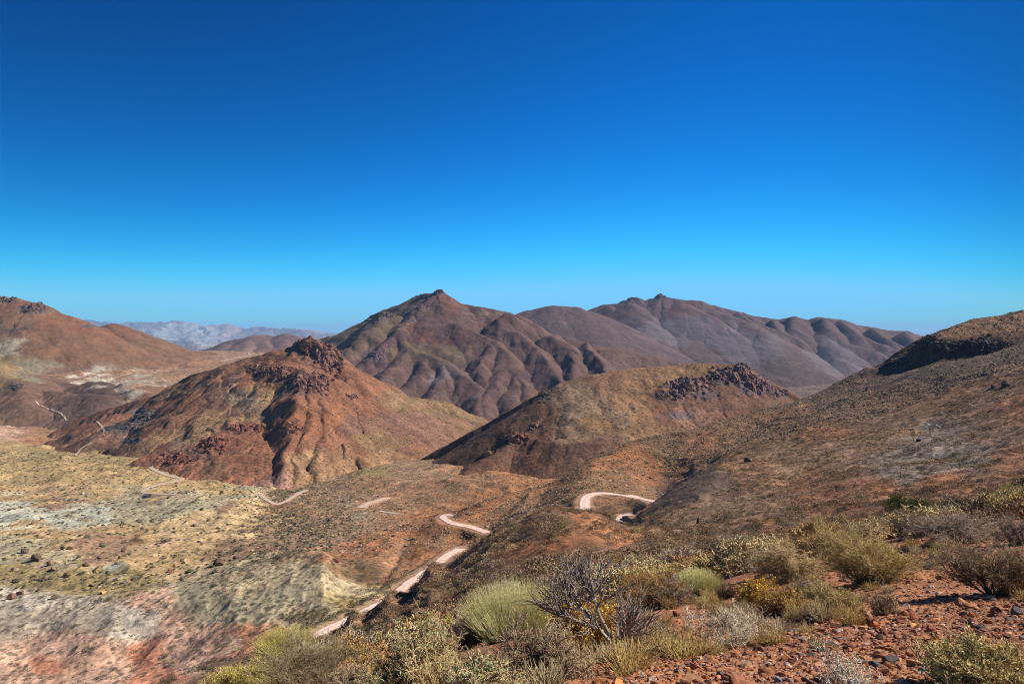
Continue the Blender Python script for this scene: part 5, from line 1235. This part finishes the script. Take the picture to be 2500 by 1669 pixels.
OUT = [
 ("red_hill",752,838,46,20,80,5.0,(.17,.085,.06),"craggy brown rock crown on the summit of the red hill",1.4),
 ("red_hill",805,880,44,36,110,5.0,(.16,.085,.07),"craggy purplish rock band just right of the red hill summit",1.4),
 ("red_hill",700,912,50,18,60,4.0,(.14,.075,.06),"dark broken cliff band below the summit of the red hill",1.4),
 ("red_hill",628,902,34,14,40,3.6,(.14,.08,.055),"dark rock knots on the left shoulder of the red hill",1.2),
 ("red_hill",770,935,46,28,80,4.6,(.13,.07,.06),"dark stack of rocks in the middle of the red hill face",1.4),
 ("red_hill",600,1046,60,11,55,3.2,(.18,.08,.055),"low reddish crag line along the front shoulder of the red hill",1.2),
 ("red_hill",520,1080,44,24,60,3.6,(.16,.07,.05),"dark red crag above the left foot of the red hill",1.3),
 ("red_hill",430,1122,46,14,55,3.2,(.15,.07,.05),"dark red crag at the lower left foot of the red hill, beside the road",1.2),
 ("red_hill",712,1046,30,14,40,3.0,(.16,.08,.055),"small dark crag in the centre of the red hill front",1.2),
 ("red_hill",348,1012,30,20,60,3.6,(.085,.075,.072),"dark grey crag on the left slope of the red hill",1.2),
 ("red_hill",318,1040,46,12,60,3.0,(.075,.068,.066),"low dark grey rock ridge left of the red hill foot",1.0),
 ("red_hill",300,1126,40,10,60,2.6,(.07,.065,.065),"blackish rock mound by the valley road at the foot of the red hill",.9),
 ("red_hill",862,968,14,7,14,2.6,(.11,.06,.05),"small dark rock knot on the right flank of the red hill",1.2),
 ("mesa_hill",1685,940,50,16,95,4.0,(.19,.125,.11),"dark cliff band in the middle of the flat topped hill",1.8),
 ("mesa_hill",1655,960,22,14,40,3.6,(.15,.10,.095),"dark overhanging crag at the left end of the cliff band on the flat topped hill",1.7),
 ("mesa_hill",1780,918,56,16,95,3.8,(.18,.12,.11),"purplish cliffs near the right end of the flat topped hill",1.8),
 ("mesa_hill",1815,898,22,10,40,3.4,(.15,.105,.10),"dark rock tower at the right top corner of the flat topped hill",1.7),
 ("mesa_hill",1850,940,36,22,70,3.4,(.18,.115,.115),"dark crags running down the right end of the flat topped hill",1.6),
 ("mesa_hill",1902,960,18,9,26,3.0,(.15,.10,.095),"last small crag at the lower right tip of the flat topped hill",1.3),
 ("mesa_hill",1615,968,20,9,26,2.8,(.10,.07,.065),"small dark crag left of the cliff band on the flat topped hill",1.3),
 ("mesa_hill",1328,962,14,7,24,2.6,(.10,.075,.06),"dark rocky lip at the left top edge of the flat topped hill",1.0),
 ("mesa_hill",1256,1070,24,11,50,3.6,(.20,.10,.07),"red brown rock buttress low on the left front of the flat topped hill",1.5),
 ("mesa_hill",1192,1108,12,6,22,2.6,(.17,.11,.07),"lower small rock buttress on the left toe of the flat topped hill",1.2),
 ("mesa_hill",1310,1040,22,9,30,2.2,(.17,.11,.08),"broken rocks above the red brown buttress of the flat topped hill",1.0),
 ("pointed_mountain",1072,712,14,4,26,6.0,(.12,.085,.08),"rocky knob on the summit of the pointed mountain",1.0),
 ("pointed_mountain",1035,722,22,4,26,6.0,(.12,.085,.08),"rocky step just left of the summit of the pointed mountain",1.0),
 ("pointed_mountain",930,768,40,5,60,6.0,(.10,.072,.065),"dark cliff rim along the left skyline of the pointed mountain",1.1),
 ("pointed_mountain",1030,748,18,7,26,5.0,(.16,.095,.09),"purple rocks below the summit of the pointed mountain",1.0),
 ("pointed_mountain",925,866,30,14,60,4.0,(.13,.085,.095),"purple rock rubble low on the left spur of the pointed mountain",1.0),
 ("long_mountain",1545,729,26,4,36,8.0,(.10,.075,.078),"dark rocky rim on the left top of the long mountain",1.0),
 ("long_mountain",1614,722,16,4,26,8.0,(.10,.075,.078),"dark rocky knob on the highest top of the long mountain",1.0),
 ("left_hill",82,752,34,14,70,6.5,(.11,.072,.06),"dark cliff on the skyline at the left edge",1.2),
 ("left_hill",12,731,20,8,36,6.5,(.11,.075,.06),"rounded rock crown on the skyline at the far left edge",1.1),
 ("left_hill",40,942,16,12,30,4.0,(.08,.066,.055),"dark rock knot above the pale slopes at the left edge",1.0),
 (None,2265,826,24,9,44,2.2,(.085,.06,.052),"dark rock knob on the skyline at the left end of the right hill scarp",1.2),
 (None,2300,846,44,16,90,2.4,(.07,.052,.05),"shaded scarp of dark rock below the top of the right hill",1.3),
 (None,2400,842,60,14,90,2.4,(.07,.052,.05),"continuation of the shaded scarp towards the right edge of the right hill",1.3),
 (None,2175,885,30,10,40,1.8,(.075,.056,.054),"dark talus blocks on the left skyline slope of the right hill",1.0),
]
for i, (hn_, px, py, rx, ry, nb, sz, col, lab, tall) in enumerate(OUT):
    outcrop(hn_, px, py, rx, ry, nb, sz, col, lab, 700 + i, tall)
print("outcrops", round(time.time() - T0, 1))

# ---- scrub on the slopes
def shards(rng, n, size=.34):
    a = rng.uniform(0, 6.283, n); z = rng.uniform(0, 1, n); r = np.sqrt(1 - z * z)
    c = np.stack([r * np.cos(a), r * np.sin(a), z * .75 + .04], -1) * rng.uniform(.55, .95, n)[:, None]
    u = nrm(rng.normal(0, 1, (n, 3)) + np.array([0, 0, .5])); w = nrm(np.cross(u, rng.normal(0, 1, (n, 3))))
    s = size * rng.uniform(.6, 1.2, n)[:, None]
    V = np.stack([c - u * s, c + w * s * .8, c + u * s], 1).reshape(-1, 3); V[:, 2] = np.maximum(V[:, 2], 0)
    return V, np.arange(n * 3).reshape(n, 3)
def cushion(rng, sub, nsh, size):
    v, f = ICO[sub] if sub else ico(0)
    v = v * (1 + rng.normal(0, .2, (len(v), 1))) * np.array([.8, .8, .42]); v[:, 2] = np.maximum(v[:, 2] + .12, -.05)
    f = f[(v[f][:, :, 2] > -.04).any(1)]
    sv, sf = shards(rng, nsh, size); sv = sv * np.array([1.15, 1.15, .85])
    return np.concatenate([v, sv]), np.concatenate([f, sf + len(v)])
rc_ = np.random.default_rng(41)
# density of plants per square metre and their colour, by place
DEN = [(60,1560,.06),(300,1600,.06),(500,1520,.055),(700,1440,.035),(450,1450,.07),(100,1480,.05),(620,1580,.045),(800,1430,.012),
 (200,1400,.05),(400,1330,.045),(550,1290,.05),(100,1300,.06),(300,1240,.05),(550,1220,.06),(60,1250,.03),(150,1150,.05),(350,1150,.05),(500,1180,.05),(250,1110,.05),
 (700,1260,.16),(820,1270,.16),(640,1320,.12),(700,1320,.15),(900,1200,.10),(1000,1150,.08),(1050,1220,.10),(850,1180,.09),(950,1290,.12),
 (900,1380,.10),(1000,1340,.12),(1050,1310,.12),(850,1500,.12),(1200,1240,.22),(1350,1200,.24),(1500,1120,.24),(1600,1100,.24),(1480,1230,.22),(1700,1080,.24),
 (1450,1290,.16),(1520,1310,.16),(1350,1290,.30),(1200,1360,.30),(1100,1430,.30),(950,1520,.30),(800,1580,.30),(1300,1380,.30),(1600,1340,.30),
 (1660,1210,.06),(1720,1180,.06),(1700,1270,.25),(1850,1150,.28),(1950,1080,.30),(1850,1040,.30),(2100,1080,.28),(2250,1060,.20),(2350,1100,.20),(2450,1050,.26),(2200,1150,.20),(2000,1200,.24),(1900,1260,.26),(2150,1200,.25),(2300,970,.30),(2450,920,.30),(2100,980,.30),(2200,900,.10),(2350,860,.05),(2400,790,.2),(2000,1000,.28)]
def density(PX, PY):
    num = np.zeros(PX.shape); dn = np.zeros(PX.shape)
    for a, b, c in DEN:
        w = (((PX - a) / 60) ** 2 + ((PY - b) / 30) ** 2 + .05) ** -2.0
        num += w * c; dn += w
    return num / dn
# running minimum of rows marks what the camera can see (kept with a margin for a step aside)
ROWG = HOR - Zg / Yg * FPX
CM = np.minimum.accumulate(ROWG, axis=0)
def candidates(n, Ya, Yb, pa=-60, pb=2560):
    u = rc_.random(n); Y = np.sqrt(Ya * Ya + u * (Yb * Yb - Ya * Ya)); px = rc_.uniform(pa, pb, n)
    area = 0.5 * (Yb * Yb - Ya * Ya) * (pb - pa) / FPX
    z = near_h(px, Y); py = HOR - z / Y * FPX
    ci = np.clip(np.searchsorted(PXC, px), 0, len(PXC) - 1); ri = np.clip(np.searchsorted(LY, np.log(Y)) - 1, 0, NR - 1)
    vis = py < CM[ri, ci] + 14 + 2.0 * FPX / Y * .6
    d = density(px, py)
    x = (px - CX) / FPX * Y
    clump = np.clip(1 + .8 * fbm(x / 9, Y / 9, 3, 871) + .5 * fbm(x / 40, Y / 40, 2, 873), .15, 2)
    road_ = ROADD[ri, ci] > 1.0
    ok = vis & road_ & (rc_.random(n) < (np.where(py > 1395, 1.5, .75) + 2.3 * np.interp(px + 60 * fbm(x / 25, Y / 25, 3, 877), [560, 780], [0, 1])) * d * clump * area / n)
    return x[ok], Y[ok], z[ok], px[ok], py[ok]
SHC = dict(straw=(.43, .305, .175), dun=(.34, .225, .135), grey=(.22, .175, .13), olive=(.155, .14, .065), green=(.075, .085, .03), rusty=(.30, .17, .09), lime=(.30, .28, .10), dark=(.085, .07, .045))
def shrub_cols(n, px, py):
    left = (px + rc_.normal(0, 110, n) < 900)
    pr_r = [.31, .31, .15, .05, .04, .12, .01, .01]; pr_l = [.02, .06, .12, .18, .08, .0, .02, .52]
    k = np.where(left, rc_.choice(8, n, p=pr_l), rc_.choice(8, n, p=pr_r))
    return np.array(list(SHC.values()))[k] * (1 + rc_.normal(0, .18, (n, 1)))
# nearest ones: 290 plants as things, with twigs
vars_ = []
for i, (knd, hh) in enumerate([('mauve', .6), ('thorn', .55), ('olive', .6), ('brown', .6), ('dead', .5), ('lime', .55), ('grey', .6), ('thorn', .5)]):
    K0 = dict(KINDS[knd]); KINDS['tmp'] = dict(K0, n=13, p=(6, 4, 3), nleaf=1700, ls=.017, leaf=tuple(.75 * a for a in (K0.get('leaf') or K0['tip'])))
    ps = twig_bush('tmp', 500 + i, .62, .62, 1.0, .0105)
    V, F, Cc, o = [], [], [], 0
    for _, v, f, c, m in ps:
        V.append(v); F.append(f + o); o += len(v); Cc.append(np.clip(c * 1.12, 0, .9))
    vars_.append(build_mesh("scrub", np.concatenate(V), np.concatenate(F), M_SCRUB, True, np.concatenate(Cc), 'tint', link=False).data)
x, Y, z, px, py = candidates(150000, 13, 75, 250, 2560)
inview = (py < 1675) & (px > -5) & (px < 2505)
order = np.argsort(np.where(inview, Y, 1e9))
sel = order[:285]; NEARCUT = Y[sel].max()
SG = {0: ("low mauve grey scrub plant on the slope below the foreground shrubs, among many alike", "mauve grey scrub on the near slope"),
      1: ("low straw coloured scrub plant on the slope below the foreground shrubs, among many alike", "straw coloured scrub on the near slope"),
      2: ("low olive scrub plant on the slope below the foreground shrubs, among many alike", "olive scrub on the near slope"),
      3: ("low rusty brown scrub plant on the slope below the foreground shrubs, among many alike", "rusty brown scrub on the near slope")}
KG = [0, 1, 2, 3, 0, 2, 0, 1]
for i in sel:
    k = int(rc_.choice(8, p=[.2, .2, .08, .14, .14, .05, .07, .12])); s = rc_.uniform(.55, 1.15)
    o = bpy.data.objects.new("scrub", vars_[k]); C.objects.link(o)
    o.location = (x[i], Y[i], z[i] - .04); o.scale = (s, s, s * rc_.uniform(.75, 1.1)); o.rotation_euler = (0, 0, rc_.uniform(0, 6.28))
    tag(o, SG[KG[k]][0], "scrub", SG[KG[k]][1])
# and everything beyond: too many to count
rest = order[285:]
x2, Y2, z2, px2, py2 = candidates(500000, 75, 230)
x3, Y3, z3, px3, py3 = candidates(1500000, 230, 720)
def cat_(a, b): return np.concatenate([a, b])
xn, Yn, zn, pn, pyn = x[rest], Y[rest], z[rest], px[rest], py[rest]
Vn = scatter_mesh("scrub_cover", [shards(rc_, 360, .085) for _ in range(8)], np.stack([xn, Yn, zn - .04], -1), rc_.lognormal(math.log(.46), .3, len(xn)), rc_, .85 * shrub_cols(len(xn), pn, pyn), M_SCRUB, tilt=.12, zs=rc_.uniform(.7, 1.2, len(xn)))
Vn["kind"] = 'stuff'
rest = rest[:0]
xa, Ya, za, pa, pya = cat_(x[rest], x2), cat_(Y[rest], Y2), cat_(z[rest], z2), cat_(px[rest], px2), cat_(py[rest], py2)
print("scrub counts", len(x), len(x2), len(x3))
big = np.where((pa + rc_.normal(0, 80, len(pa)) < 960) & (Ya > 120), np.where(pya > 1395, 1.75, 1.5), 1.15)
sa = rc_.lognormal(math.log(.37), .3, len(xa)) * big; 
Va = scatter_mesh("scrub_cover", [shards(rc_, 90, .15) for _ in range(8)], np.stack([xa, Ya, za - .05], -1), sa, rc_, shrub_cols(len(xa), pa, pya), M_SCRUB, tilt=.12, zs=rc_.uniform(.7, 1.2, len(xa)))
Va["kind"] = 'stuff'
s3 = rc_.lognormal(math.log(.42), .3, len(x3)) * np.interp(px3 + rc_.normal(0, 60, len(px3)), [560, 720, 1000], [2.0, 1.4, 1.0])
Vb = scatter_mesh("scrub_cover", [cushion(rc_, 0, 8, .26) for _ in range(8)], np.stack([x3, Y3, z3 - .05], -1), s3, rc_, shrub_cols(len(x3), px3, py3) * np.interp(px3, [900, 1200], [1, .72])[:, None], M_SCRUB, tilt=.12, zs=rc_.uniform(.7, 1.2, len(x3)))
Vb["kind"] = 'stuff'
print("scrub", round(time.time() - T0, 1))
# ------------------------------------------------------------------ haze: one closed box of even, thin air round everything
hx = bpy.data.materials.new("air"); hx.use_nodes = True
hn, hl = hx.node_tree.nodes, hx.node_tree.links
hn.clear()
ho = hn.new("ShaderNodeOutputMaterial"); hv = hn.new("ShaderNodeVolumePrincipled")
hv.inputs["Color"].default_value = (0.32, 0.62, 1.0, 1)
hv.inputs["Density"].default_value = 3.4e-5
hv.inputs["Anisotropy"].default_value = 0.0
hl.new(hv.outputs[0], ho.inputs["Volume"])
x0, x1, y0, y1, z0, z1 = -70000, 70000, -3000, 62000, -651, 215
hvv = np.array([(x, y, z) for z in (z0, z1) for y in (y0, y1) for x in (x0, x1)], float)
hf = np.array([(0, 2, 3, 1), (4, 5, 7, 6), (0, 1, 5, 4), (2, 6, 7, 3), (0, 4, 6, 2), (1, 3, 7, 5)])
haze = build_mesh("haze", hvv, hf, hx, False)
haze["kind"] = 'stuff'
print("done", round(time.time() - T0, 1))
